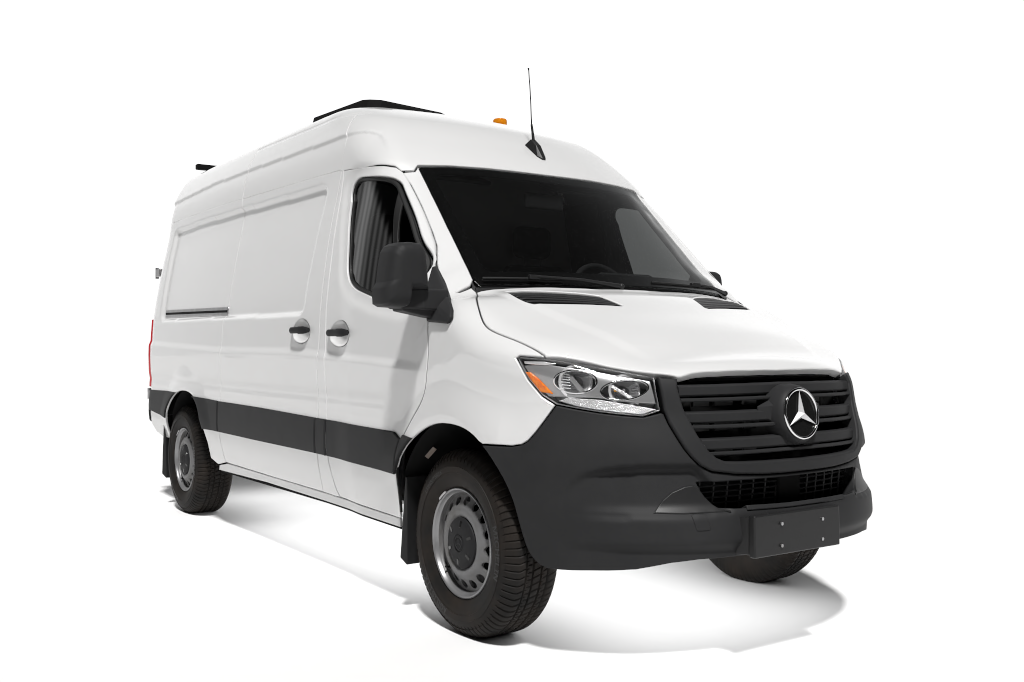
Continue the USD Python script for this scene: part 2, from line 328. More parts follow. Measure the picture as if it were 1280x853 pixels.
class Tail:
    X0 = -3.6
    def ray(s, u): return np.stack([0 * u[:, 0] + s.X0, 0 * u[:, 0], u[:, 1]], -1), np.stack([-np.cos(u[:, 0]), -np.sin(u[:, 0]), 0 * u[:, 0]], -1)
    def inv(s, p): p = A(p, float); return np.stack([np.arctan2(-p[:, 1], s.X0 - p[:, 0]), p[:, 2]], -1)
class Cap:
    O = R3(-1.9, 0, 1.5)
    def ray(s, u):
        th = np.linalg.norm(u, axis=1); k = np.where(th > 1e-6, np.sin(th) / np.maximum(th, 1e-6), 1)
        return np.tile(s.O, (len(u), 1)), np.stack([np.cos(th), u[:, 0] * k, u[:, 1] * k], -1)
    def inv(s, p):
        q = A(p, float) - s.O; r = np.linalg.norm(q, axis=1); th = np.arccos(q[:, 0] / r); h = np.hypot(q[:, 1], q[:, 2])
        return np.stack([th * q[:, 1] / h, th * q[:, 2] / h], -1)
class Star:
    """directions from a point inside, flattened about an axis"""
    def __init__(s, o, ax):
        s.O = A(o, float); s.e0 = A(ax, float) / np.linalg.norm(ax); s.e1 = np.cross([0, 0, 1.0], s.e0); s.e1 /= np.linalg.norm(s.e1); s.e2 = np.cross(s.e0, s.e1)
    def ray(s, u):
        th = np.linalg.norm(u, axis=1); k = np.where(th > 1e-6, np.sin(th) / np.maximum(th, 1e-6), 1)
        return np.tile(s.O, (len(u), 1)), np.cos(th)[:, None] * s.e0 + (u[:, 0] * k)[:, None] * s.e1 + (u[:, 1] * k)[:, None] * s.e2
    def inv(s, p):
        q = A(p, float) - s.O; r = np.linalg.norm(q, axis=1); c0, c1, c2 = q @ s.e0, q @ s.e1, q @ s.e2; th = np.arccos(c0 / r); h = np.maximum(np.hypot(c1, c2), 1e-9)
        return np.stack([th * c1 / h, th * c2 / h], -1)
class Roof:
    def ray(s, u): return np.stack([u[:, 0], 0 * u[:, 0], 0 * u[:, 0] + 1.5], -1), np.stack([0 * u[:, 0], np.sin(u[:, 1]), np.cos(u[:, 1])], -1)
    def inv(s, p): p = A(p, float); return np.stack([p[:, 0], np.arctan2(p[:, 1], p[:, 2] - 1.5)], -1)
side, nose, nose_b, tail, cap, roof_chart = Side(), Nose(), Star((-.42, 0, .62), (.50, -.85, .25)), Tail(), Cap(), Roof()
def on_body(chart, u, off=0.0):
    O, Dv = chart.ray(A(u, float)); lo = np.zeros(len(O)); hi = np.full(len(O), 3.2)
    for _ in range(26):
        m = (lo + hi) / 2; ins = fbody(O + m[:, None] * Dv) < 0
        lo = np.where(ins, m, lo); hi = np.where(ins, hi, m)
    p = O + hi[:, None] * Dv; n = fgrad(p)
    return p + n * off, n
def inward(ring):
    t = np.roll(ring, -1, 0) - np.roll(ring, 1, 0); t /= np.maximum(np.linalg.norm(t, axis=1, keepdims=True), 1e-9)
    return np.stack([-t[:, 1], t[:, 0]], -1)     # a counter-clockwise ring: left is inside
def resample(c, ds):
    ls = LineString(c); n = max(8, int(round(ls.length / ds)))
    keep = [ls.project(shapely.Point(q)) for q in ls.simplify(ds * .12).coords[:-1]]
    s = np.unique(np.round(np.r_[np.arange(n) * ls.length / n, keep], 5)); s = s[s < ls.length - 1e-5]
    g = np.diff(np.r_[s, ls.length]); s = s[(g > ds * .3) | np.isin(s, np.round(keep, 5))]
    return A([ls.interpolate(v).coords[0] for v in s])
def panel(chart, outline, holes=(), cell=.014, off=0.0, gap=.0022, flange=.03, rim=.004, corner=0.0, ax=1.0):
    """outline (and holes): 2-D in the chart, or 3-D. Gives (v, f, n): a sheet on the body with rounded rims turned inwards"""
    to2 = lambda o: chart.inv(o) if A(o).shape[1] == 3 else A(o, float)
    P = Polygon(to2(outline), [to2(h) for h in holes]).buffer(0)
    if P.geom_type != 'Polygon': P = max(P.geoms, key=lambda g: g.area)
    P = P.buffer(-gap, join_style='mitre') if gap else P
    if corner: P = P.buffer(-corner).buffer(corner * 2).buffer(-corner)
    if P.geom_type != 'Polygon': P = max(P.geoms, key=lambda g: g.area)
    P = shapely.geometry.polygon.orient(P, 1.0)
    rings = [resample(list(P.exterior.coords), cell * .6)] + [resample(list(h.coords), cell * .6) for h in P.interiors]
    inn = [r + inward(r) * rim for r in rings]
    core = Polygon(inn[0], inn[1:]).buffer(0)
    x0, y0, x1, y1 = core.bounds
    gx, gy = np.meshgrid(np.arange(x0, x1, cell * ax), np.arange(y0, y1, cell), indexing='ij'); gx = gx + (np.arange(gx.shape[1]) % 2)[None] * cell * ax / 2
    inside = shapely.contains_xy(core.buffer(-cell * .42), gx.ravel(), gy.ravel())
    pts = np.vstack(inn + [np.stack([gx.ravel()[inside], gy.ravel()[inside]], -1)])
    tri = Delaunay(pts / [ax, 1]).simplices; c = pts[tri].mean(1); tri = tri[shapely.contains_xy(core, c[:, 0], c[:, 1])]
    V, N = on_body(chart, pts, off)
    vs, ns, fs = [V], [N], [tri]; base = len(V); k = 0
    for r, q in zip(rings, inn):
        n = len(r); p0, n0 = on_body(chart, r, off); p2 = V[k:k + n]; n2 = N[k:k + n]
        out = p0 - p2; out -= n0 * (out * n0).sum(1, keepdims=True); out /= np.maximum(np.linalg.norm(out, axis=1, keepdims=True), 1e-9)
        mid = (p0 * .65 + p2 * .35) - n0 * rim * .22; low = p0 - n0 * rim * .95
        nm = n0 * .75 + out * .66; nl = n0 * .3 + out * .95
        bot = low - n0 * flange
        vs += [mid, low, low, bot]; ns += [nm, nl, out, out]
        i = np.arange(n); j = (i + 1) % n; rows = [(k, base), (base, base + n), (base + 2 * n, base + 3 * n)]
        for a, b in rows: fs += [np.stack([a + i, b + i, b + j], -1), np.stack([a + i, b + j, a + j], -1)]
        base += 4 * n; k += n
    v, nn, f = np.vstack(vs), np.vstack(ns), np.vstack(fs); nn /= np.linalg.norm(nn, axis=1, keepdims=True)
    fn = np.cross(v[f[:, 1]] - v[f[:, 0]], v[f[:, 2]] - v[f[:, 0]]); bad = (fn * nn[f].sum(1)).sum(1) < 0
    f[bad] = f[bad][:, ::-1]
    return v, f, nn
def both(parent, name, mesh, mat, sub=None, smooth=35):
    """the part on the near side and its twin on the far side; returns both paths"""
    a = part(parent, name, mesh, mat, smooth); b = part(parent, name, flip(mesh), mat, smooth); return a, b
def sub2(parents, name, mesh, mat, smooth=35):
    for p, m in zip(parents, (mesh, flip(mesh))): part(p, name, m, mat, smooth)
def mir(pts): return [(x, -y, z) for x, y, z in pts[::-1]]

# ---------------------------------------------------------------- the setting
g_ = trimesh.Trimesh(A([(-70, -60, 0), (60, -60, 0), (60, 60, 0), (-70, 60, 0)], float), [[0, 1, 2], [0, 2, 3]], process=False)
meta(stage.GetPrimAtPath(part('/World', 'ground', g_, 'ground_white', False)), kind='structure')
VAN = xform('/World', 'delivery_van', label='white high-roof panel van with black plastic bumper, roof antenna and amber beacon', category='van')

# ---------------------------------------------------------------- roof and body panels
half_drip = [(-1.262, -.881, 2.088), (-1.262, -.842, 2.262), (-1.30, -.80, 2.33), (-1.345, -.74, 2.41), (-1.375, -.66, 2.47), (-1.38, -.40, 2.52), (-1.38, -.15, 2.525)]
ws_top = [(-.732, -.736, 2.022), (-.756, -.700, 2.052), (-.726, -.551, 2.062), (-.689, -.34, 2.065), (-.664, -.15, 2.063)]
door_top = [(-1.249, -.881, 2.082), (-1.12, -.881, 2.074), (-1.009, -.88, 2.067), (-.93, -.866, 2.062), (-.861, -.842, 2.057), (-.801, -.806, 2.045), (-.762, -.795, 2.020)]
ring = sp(half_drip[:-1] + [(-1.38, 0, 2.527)])
right = [tuple(q) for q in ring[::-1]] + door_top + ws_top + [(-.66, 0, 2.06)]
part(VAN, 'roof_cap', panel(cap, right[1:] + mir(right[1:-1]), cell=.0075), 'white_paint')
# main roof: from the drip line of one side over the top to the other
rs = [(-1.258, -.881, 2.0885), (-1.3, -.881, 2.0895), (-2.174, -.879, 2.1025), (-2.70, -.877, 2.110), (-3.137, -.875, 2.1165), (-4.0, -.86, 2.1145), (-4.40, -.84, 2.111)]
for nm, x0, x1 in (('roof', -2.695, None), ('rear_roof', None, -2.702)):
    lo = [q for q in rs if (x0 is None or q[0] > x0) and (x1 is None or q[0] < x1)]
    zz = 2.110
    if x0: lo = lo + [(x0, -.877, zz)]
    else: lo = [(x1, -.877, zz)] + lo
    lo2 = roof_chart.inv(lo)
    if x0:
        e0 = roof_chart.inv(ring); o = np.vstack([lo2[::-1], e0[1:], [(-1.383, 0)]])
        o = np.vstack([o, (o * [1, -1])[::-1]])
    else:
        o = np.vstack([lo2, [(-4.41, -.80), (-4.45, -.70), (-4.48, -.5), (-4.49, -.25)]]); o = np.vstack([o, [(-4.495, 0)], (o * [1, -1])[::-1]])
        roof_end = on_body(roof_chart, [(-4.40, -.94), (-4.41, -.80), (-4.45, -.70), (-4.48, -.5), (-4.49, -.25), (-4.495, 0)])[0]
    part(VAN, nm, panel(roof_chart, o, cell=.0042, ax=5), 'white_paint')

pillar = [(-.745, -.79, 2.004), (-.677, -.79, 1.946), (-.557, -.798, 1.828), (-.423, -.817, 1.688), (-.364, -.831, 1.625), (-.291, -.875, 1.537), (-.245, -.89, 1.47), (-.19, -.885, 1.40), (-.17, -.875, 1.385)]
pillar_o = [(-.754, -.793, 2.011)] + pillar[1:] + [(-.145, -.846, 1.405), (-.160, -.782, 1.432), (-.178, -.755, 1.462), (-.295, -.742, 1.588), (-.432, -.73, 1.724), (-.60, -.715, 1.893), (-.752, -.703, 2.044), (-.736, -.733, 2.016)]
both(VAN, 'windscreen_pillar', panel(cap, pillar_o, cell=.012, flange=.012), 'white_paint')

# doors and side panels, (x, z) on the side
fd_rear = sp([(-1.085, .426), (-1.125, .47), (-1.145, .53), (-1.155, .62), (-1.165, .76), (-1.170, .83), (-1.172, .99), (-1.180, 1.12), (-1.188, 1.31), (-1.194, 1.51), (-1.207, 1.71), (-1.222, 1.96), (-1.228, 2.076)], step=.05)
fd_top = [(-1.12, 2.069), (-1.009, 2.062), (-.93, 2.057), (-.861, 2.051), (-.801, 2.038), (-.765, 2.014)]
fd_front = sp([(-.754, 2.005), (-.681, 1.938), (-.561, 1.820), (-.427, 1.680), (-.368, 1.616), (-.298, 1.528), (-.25, 1.46), (-.20, 1.37), (-.160, 1.275), (-.145, 1.175), (-.15, 1.095), (-.158, 1.035), (-.185, .955), (-.263, .869), (-.318, .808), (-.356, .757), (-.396, .663), (-.416, .617), (-.438, .52), (-.452, .412)], step=.03)
def cup_outline(x0, x1, z, k=1.0):
    cx, hw = (x0 + x1) / 2, (x1 - x0) / 2
    return A([(cx + k * hw * .98 * math.cos(t) * (1 - .10 * math.sin(t)), z - .004 + k * .062 * math.sin(t)) for t in np.linspace(0, 2 * np.pi, 48, endpoint=False)])
CUP_F, CUP_S = (-1.135, -.895, 1.240), (-1.600, -1.378, 1.258)
door_out = np.vstack([fd_rear, fd_top, fd_front, [(-.76, .419)]])
FD = both(VAN, 'front_door', panel(side, door_out, [door_window, cup_outline(*CUP_F)], cell=.005, ax=2, flange=.012, gap=.003), 'white_paint')
sd_front = sp([(-1.285, .428), (-1.292, .50), (-1.286, .62), (-1.280, .76), (-1.272, .83), (-1.270, 1.04), (-1.262, 1.21), (-1.256, 1.44), (-1.260, 1.58), (-1.268, 1.79), (-1.266, 1.93), (-1.256, 2.085)], step=.05)
sd_rear = sp([(-2.742, .440), (-2.765, .50), (-2.772, .60), (-2.765, .70), (-2.752, .80), (-2.742, .90), (-2.728, 1.175), (-2.716, 1.35), (-2.700, 1.6), (-2.700, 1.9), (-2.696, 2.108)], step=.05)
both(VAN, 'door_post', panel(side, np.vstack([sd_front, [(-1.23, 2.08)], fd_rear[::-1], [(-1.15, .425)]]), cell=.02), 'white_paint')
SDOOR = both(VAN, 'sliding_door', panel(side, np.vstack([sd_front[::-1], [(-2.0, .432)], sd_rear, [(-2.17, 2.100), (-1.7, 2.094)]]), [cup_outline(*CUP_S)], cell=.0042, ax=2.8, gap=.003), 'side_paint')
arch_r = sp([(-3.030, .440), (-3.040, .50), (-3.052, .60), (-3.081, .692), (-3.154, .783), (-3.285, .846), (-3.414, .865), (-3.565, .861), (-3.70, .83), (-3.852, .743), (-3.935, .64), (-3.955, .56), (-3.960, .50)], step=.03)
quarter = np.vstack([sd_rear[::-1], [(-2.90, .412)], arch_r, [(-4.15, .50), (-4.30, .525), (-4.40, .575), (-4.42, .63), (-4.435, .86), (-4.43, 1.4), (-4.40, 1.8), (-4.36, 2.112), (-4.0, 2.114), (-3.137, 2.116)]])
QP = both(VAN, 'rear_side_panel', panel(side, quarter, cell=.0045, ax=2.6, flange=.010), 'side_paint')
# rear corners, doors, lamps
def tl(z0, z1): return [(1.02, z0), (1.02, z1), (.70, z1), (.70, z0)]
xq = lambda z: float(np.interp(z, [.6, .86, 1.4, 1.8, 2.11], [-4.425, -4.438, -4.433, -4.403, -4.363]))
def thq(z):
    p, _ = on_body(side, [(xq(z), z)]); return math.atan2(-p[0, 1], Tail.X0 - p[0, 0])
lower = [(thq(z), z) for z in (.62, .75, .845)]; mid_ = [(thq(z), z) for z in (.86, 1.0, 1.2, 1.38)]; upper = [(thq(z), z) for z in (1.395, 1.6, 1.8, 2.0, 2.10)]
both(VAN, 'rear_corner_panel', panel(tail, upper + [(.66, 2.10), (.66, 1.395)], cell=.02), 'white_paint')
TLAMP = both(VAN, 'tail_light', panel(tail, mid_ + [(.72, 1.38), (.72, .86)], cell=.015, off=.012, rim=.008), 'red_lens')
both(VAN, 'rear_lamp_panel', panel(tail, [(.71, .86), (.71, 1.38), (.62, 1.38), (.62, .86)], cell=.02), 'white_paint')
both(VAN, 'rear_bumper_corner', panel(tail, lower + [(.0, .845), (.0, .55), (.6, .52)], cell=.025, off=.01), 'black_plastic')
RD = both(VAN, 'rear_door', panel(tail, [(.61, .86), (.61, 2.10), (.004, 2.10), (.004, .86)], cell=.03), 'white_paint')
both(VAN, 'rear_roof_corner', panel(cap, [(-4.3, -.86, 2.12)] * 0 + [(-4.6, -.6, 2.3), (-4.6, 0, 2.3), (-4.6, 0, 2.12), (-4.6, -.6, 2.12)], cell=.05), 'white_paint') if False else None
tt = tail.inv(roof_end); tb = [(float(tt[0, 0]), 2.105), (.62, 2.105), (.3, 2.105), (0, 2.105)]
loop_h = np.vstack([tb[:1], tt, (tt[:-1] * [-1, 1])[::-1], [(-tb[0][0], 2.105)], [(-x, z) for x, z in tb[1:]], [(x, z) for x, z in tb[1:-1][::-1]]])
part(VAN, 'rear_header', panel(tail, loop_h, cell=.03), 'white_paint')
for z in (.80, 1.75):                                  # rear door hinges: silver knuckles on the corner
    for s in (-1, 1):
        part(VAN, 'door_hinge', cat([T(trimesh.creation.cylinder(.014, .085, sections=16), (-4.665, s * (.905 if z < 1 else .845), z)), T(rbox((.10, .03, .06), .006), (-4.60, s * (.90 if z < 1 else .845), z))]), 'satin_metal')

# sill
both(VAN, 'sill', panel(side, [(-2.93, .372), (-2.91, .407), (-2.75, .432), (-1.285, .422), (-.475, .408), (-.48, .366), (-1.3, .378), (-2.1, .384)], cell=.02, off=-.012, gap=.001, flange=.01), 'white_paint')
both(VAN, 'sill_seam', panel(side, [(-2.90, .362), (-2.90, .376), (-1.3, .380), (-.47, .370), (-.47, .354), (-1.3, .366)], cell=.02, off=-.020, gap=.0), 'underbody_black')

# rubber seals at the bottom of the shut lines
for c_, nm_, w_ in ((sd_front[2:-1], 'door_seal', .0065), (fd_front[fd_front[:, 1] > 1.5], 'door_seal', .0026), (fd_front[fd_front[:, 1] < 1.28][:-1], 'door_seal', .005), (np.vstack([fd_rear[-1:], fd_top]) + [0, .004], 'door_seal', .0065)):
    both(VAN, nm_, panel(side, A(LineString(c_).buffer(w_, cap_style='flat').exterior.coords[:-1]), cell=.01, off=-.0035, gap=0, rim=.0005, flange=.01), 'seal_rubber')

# black side mouldings, standing proud
cz1 = lambda x: np.interp(x, [-4.44, -3.62, -3.28, -2.79, -2.1, -1.29, -.77, -.34, -.2], [.842, .858, .843, .830, .826, .813, .807, .802, .802])
cz0 = lambda x: np.interp(x, [-4.38, -3.94, -3.11, -2.82, -2.1, -1.3, -.86, -.40, -.3], [.682, .651, .632, .632, .628, .627, .622, .612, .612])
def mould(xa, xb, left=None, right=None):
    xs = np.linspace(xa, xb, 9); lo = [(x, cz0(x)) for x in xs]; hi = [(x, cz1(x)) for x in xs[::-1]]
    return panel(side, np.vstack([left if left is not None else np.zeros((0, 2)), lo, right if right is not None else np.zeros((0, 2)), hi]), cell=.014, off=.011, rim=.006, flange=.012, gap=.003)
seg = lambda c, z0, z1: c[(c[:, 1] > z0) & (c[:, 1] < z1)]
sub2(FD, 'side_moulding', mould(-1.152, -.418, right=seg(fd_front, .625, .795)[::-1]), 'black_plastic')
sub2(SDOOR, 'side_moulding', mould(-2.764, -1.290), 'black_plastic')
both(VAN, 'post_moulding', mould(-1.280, -1.166), 'black_plastic')
ar = arch_r[arch_r[:, 0] > -3.29]; ar = ar[ar[:, 1] > .634]
sub2(QP, 'side_moulding', mould(-2.778, -3.062, right=ar), 'black_plastic')
al = arch_r[arch_r[:, 0] < -3.62]; al = al[al[:, 1] > .655]
sub2(QP, 'side_moulding', mould(-3.93, -4.425, left=al), 'black_plastic')

# front wing: around the corner of the nose
hoodline = sp([(-.120, -.778, 1.406), (-.034, -.832, 1.382), (.030, -.872, 1.360), (.064, -.890, 1.341), (.091, -.903, 1.324), (.114, -.913, 1.307), (.136, -.921, 1.290), (.155, -.927, 1.275), (.174, -.931, 1.262), (.192, -.931, 1.250), (.212, -.929, 1.240), (.258, -.918, 1.223), (.306, -.902, 1.207), (.353, -.887, 1.191), (.397, -.875, 1.174), (.434, -.865, 1.158), (.464, -.859, 1.141), (.475, -.857, 1.131)])
hoodline = on_body(nose_b, nose_b.inv(hoodline))[0]
head = [(.474, -.857, 1.132), (.388, -.916, 1.139), (.380, -.924, 1.130), (.397, -.922, 1.109), (.429, -.905, 1.048), (.471, -.872, .988), (.517, -.843, .957)]
seam = [(.517, -.843, .957), (.489, -.869, .905), (.463, -.895, .857), (.439, -.914, .823), (.416, -.927, .807), (.377, -.943, .799), (.24, -.982, .796)]
arch_f = sp([(-.424, -1.0, .606), (-.385, -1.0, .66), (-.320, -1.0, .733), (-.25, -1.0, .785), (-.193, -1.0, .815), (-.142, -1.0, .836), (-.059, -1.0, .857), (.032, -1.0, .863), (.124, -.996, .854), (.197, -.988, .827), (.24, -.982, .796)], step=.02)
fdf = fd_front[(fd_front[:, 1] < 1.385) & (fd_front[:, 1] > .606)]
fdf3 = np.stack([fdf[:, 0], 0 * fdf[:, 0] - 1.0, fdf[:, 1]], -1)
for i, (x, z) in enumerate(fdf): fdf3[i] = on_body(side, [(x, z)])[0][0]
arch3 = np.vstack([on_body(side, arch_f[:, [0, 2]])[0]])
wing = np.vstack([[(-.165, -.872, 1.382), (-.146, -.846, 1.402), (-.150, -.785, 1.426)], hoodline, head[:-1], seam, arch3[::-1][1:], fdf3[::-1]])
WING = both(VAN, 'front_wing', panel(nose_b, wing, cell=.010, flange=.008), 'white_paint')
wm = np.vstack([fdf3[(fdf3[:, 2] < .797) & (fdf3[:, 2] > .612)], arch3[(arch3[:, 2] < .797) & (arch3[:, 0] < 0)]])
sub2(WING, 'side_moulding', panel(nose_b, wm, cell=.010, off=.011, rim=.006, flange=.012), 'black_plastic')

# bonnet
front = [(.476, -.856, 1.132), (.63, -.686, 1.098), (.741, -.549, 1.073), (.788, -.484, 1.059), (.794, -.470, 1.056), (.797, -.450, 1.070), (.800, -.42, 1.080), (.824, -.299, 1.082), (.840, -.15, 1.083), (.846, 0, 1.083)]
cowl = [(-.004, 0, 1.42), (-.006, -.191, 1.42), (-.041, -.39, 1.42), (-.082, -.578, 1.418), (-.122, -.755, 1.413)]
bon = cowl + [tuple(q) for q in hoodline] + front[1:]
vent = sp([(-.058, -.650, 1), (-.022, -.518, 1), (.030, -.40, 1), (.082, -.318, 1), (.105, -.290, 1)]).tolist() + [(.217, -.251, 1), (.222, -.262, 1)] + [(.140, -.62, 1)] + sp([(.128, -.655, 1), (.105, -.672, 1), (.048, -.686, 1), (-.02, -.680, 1), (-.060, -.667, 1)]).tolist()
top = Top(.85)
v2 = A(vent)[:, :2]
HOOD = part(VAN, 'bonnet', panel(top, A(bon + mir(bon[1:-1]))[:, :2], [v2, v2 * [1, -1]], cell=.012, rim=.005), 'white_paint')
vent_mesh = panel(top, v2, cell=.01, off=-.010, gap=-.004, rim=.002)
for s, nm in ((1, 0), (-1, 0)):
    m = vent_mesh if s > 0 else flip(vent_mesh)
    vp = part(HOOD, 'bonnet_vent', m, 'dark_plastic')
vp2 = Polygon(v2).buffer(-.004)
for i in range(5):                                    # vent louvres, each a bar of its own
    t0 = i / 5
    A0, B0 = A((-.045, -.66)), A((-.0, -.0))
    # lines parallel to the rear edge of the vent
    e0, e1 = A((-.060, -.66)), A((.105, -.29)); f0, f1 = A((.125, -.665)), A((.222, -.255))
    s_ = .16 + .17 * i; a, b = e0 + (f0 - e0) * s_, e1 + (f1 - e1) * s_
    ln = LineString([a - (b - a), b + (b - a)]).buffer(.008, cap_style='flat').intersection(vp2)
    if ln.is_empty: continue
    q = A(ln.exterior.coords[:-1])
    m = panel(top, q, cell=.02, off=-.0035, gap=0, rim=.0025, flange=.008)
    for mm in (m, flip(m)): part(HOOD, 'vent_louvre', mm, 'dark_plastic')

# windscreen, its black border, and the scuttle below
ws = [(-.66, 0, 2.058), (-.664, -.15, 2.057), (-.689, -.34, 2.059), (-.726, -.551, 2.056), (-.750, -.690, 2.046), (-.745, -.705, 2.036), (-.60, -.712, 1.892), (-.432, -.728, 1.724), (-.295, -.740, 1.588), (-.18, -.752, 1.462), (-.150, -.74, 1.438), (-.105, -.60, 1.444), (-.066, -.38, 1.450), (-.035, -.17, 1.450), (-.028, 0, 1.450)]
wsf = ws + mir(ws[1:-1])
WS = part(VAN, 'windscreen', panel(cap, wsf, cell=.03, off=-.003, rim=.003, flange=.006), 'windscreen_glass')
w2 = Polygon(cap.inv(wsf))
wi = w2.buffer(-.038).buffer(-.03).buffer(.03)
part(WS, 'black_border', panel(cap, A(w2.exterior.coords[:-1]), [A(wi.exterior.coords[:-1])], cell=.012, off=-.010, gap=.001, rim=.001, flange=.004), 'gloss_black')
sc = [(-.026, 0, 1.449), (-.034, -.17, 1.448), (-.064, -.38, 1.448), (-.103, -.60, 1.442), (-.150, -.752, 1.434), (-.128, -.762, 1.416), (-.078, -.578, 1.419), (-.037, -.39, 1.421), (-.002, -.191, 1.421), (.0, 0, 1.421)]
part(VAN, 'scuttle_panel', panel(cap, sc + mir(sc[1:-1]), cell=.012, off=-.016, gap=-.004, rim=.002), 'dark_plastic')

# front door glass
dw = Polygon(door_window)
inner = dw.buffer(-.017, join_style='round')
sub2(FD, 'window_seal', panel(side, door_window, [A(inner.exterior.coords[:-1])], cell=.010, off=-.006, gap=.0015, rim=.004, flange=.012), 'seal_rubber')
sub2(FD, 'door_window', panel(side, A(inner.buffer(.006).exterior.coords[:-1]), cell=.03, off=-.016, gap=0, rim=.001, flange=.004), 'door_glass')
bar_ = Polygon([(-.762, 2.03), (-.728, 2.03), (-.42, 1.40), (-.457, 1.40)]).intersection(inner.buffer(.008))
sub2(FD, 'window_bar', panel(side, A(bar_.exterior.coords[:-1]), cell=.012, off=-.009, gap=0, rim=.003, flange=.02), 'seal_rubber')

# bumper
up = [tuple(q) for q in seam[::-1]] + [(.58, -.795, .944), (.646, -.740, .932), (.70, -.683, .924), (.751, -.622, .918), (.783, -.564, .934)]
gout = [(.791, -.556, .930), (.805, -.548, .895), (.833, -.532, .844), (.852, -.514, .803), (.866, -.495, .774), (.882, -.466, .742), (.900, -.425, .720), (.928, -.327, .706), (.948, -.21, .699), (.960, -.10, .697), (.962, 0, .697)]
arch_b = sp([(.24, -.982, .796), (.276, -.977, .765), (.317, -.968, .72), (.35, -.958, .668), (.375, -.940, .60), (.390, -.928, .53), (.406, -.916, .46), (.432, -.905, .401), (.465, -.891, .368), (.505, -.872, .352)])
bot = [(.56, -.85, .352), (.608, -.821, .354), (.703, -.75, .360), (.774, -.678, .368), (.851, -.576, .392), (.90, -.48, .402), (.946, -.33, .405), (.965, -.15, .408), (.968, 0, .409)]
bump = up[1:] + gout + mir(gout[:-1]) + mir(up[1:]) + mir([tuple(q) for q in arch_b] + bot[:-1]) [::1]
b_r = [tuple(q) for q in arch_b] + bot
loop = b_r[::-1] + up[1:] + gout                                   # bottom centre -> arch -> up -> grille centre
loop = loop + mir(loop)[1:-1]
intake = [(.884, -.470, .677), (.92, -.35, .680), (.949, -.18, .681), (.956, 0, .681), (.962, 0, .588), (.955, -.18, .586), (.932, -.345, .588), (.915, -.405, .592), (.905, -.428, .61), (.893, -.452, .640)]
intake_f = intake[:4] + mir(intake[:3]) [::1]
hole = intake[:4][::1] + mir(intake)[0:][::1][:0]
half = nose.inv(intake); hole2 = np.vstack([half[:4], (half[:3] * [-1, 1])[::-1], (half[5:] * [-1, 1])[::-1], half[4:5], half[5:]])
BUMP = part(VAN, 'front_bumper', panel(nose, loop, [hole2], cell=.011, flange=.055, rim=.006), 'black_plastic')
# corner covers beside the intake
pk = [(.808, -.625, .574), (.824, -.593, .617), (.841, -.561, .645), (.862, -.515, .664), (.876, -.487, .668), (.886, -.466, .655), (.895, -.445, .625), (.907, -.423, .600), (.918, -.398, .582), (.93, -.36, .574), (.86, -.53, .570)]
for m in (lambda q: q, flip): part(BUMP, 'corner_cover', m(panel(nose, pk, cell=.012, off=.004, gap=0, rim=.004, flange=.02)), 'dark_plastic')
part(BUMP, 'tow_eye_cover', panel(nose, [(.876, -.508, .570), (.898, -.457, .570), (.912, -.446, .513), (.891, -.497, .512)], cell=.01, off=.003, gap=0, rim=.0035, flange=.006, corner=.006), 'black_plastic')
part(BUMP, 'number_plate_ledge', panel(nose, nose.inv([(.955, -.30, .592), (.96, -.1, .588), (.96, .1, .588), (.95, .24, .588), (.95, .24, .572), (.96, .1, .572), (.96, -.1, .572), (.955, -.30, .574)]), cell=.012, off=.006, gap=0), 'black_plastic')
# mesh behind the intake
for k in range(5):
    z = .594 + k * .021; y = np.linspace(-.47, .47, 25); part(BUMP, 'intake_bar', tube(np.stack([.885 - .28 * y ** 2, y, 0 * y + z], -1), .0035, 6), 'dark_plastic')
for y in np.linspace(-.43, .43, 15):
    part(BUMP, 'intake_bar', tube([(.884 - .28 * y * y, y, .57), (.884 - .28 * y * y, y + .016, .70)], .0035, 6), 'dark_plastic')
part(BUMP, 'intake_strut', T(rbox((.05, .13, .16), .01), (.872, .01, .635)), 'matte_black')
part(BUMP, 'undertray', hull([(.25, -.80, .375), (.25, .80, .375), (.50, -.80, .375), (.50, .80, .375), (.93, -.30, .42), (.93, .30, .42), (.80, -.58, .40), (.80, .58, .40)], .008, 1), 'underbody_black')
part(BUMP, 'intake_backing', T(rbox((.02, 1.15, .22), .004), (.76, 0, .64)), 'matte_black')
# blank number plate holder
PL = part(VAN, 'number_plate_holder', placed(T(rbox((.03, .470, .152), .006), (0, 0, 0)), frame_matrix((1.018, -.104, .490), (1, -.02, .02), (.02, 1, 0))), 'dark_plastic')
part(PL, 'holder_bracket', hull([(1.0, -.325, .555), (1.0, -.325, .425), (.93, -.34, .55), (.93, -.34, .42), (1.0, .12, .555), (1.0, .12, .425), (.95, .13, .55), (.95, .13, .42)], .004), 'dark_plastic')
for y, z in ((-.203, .528), (.028, .523), (-.203, .448), (.028, .447)):
    part(PL, 'bolt', T(trimesh.creation.cylinder(.0065, .006, sections=12), (1.036, y, z), (0, 90, 0)), 'satin_metal')

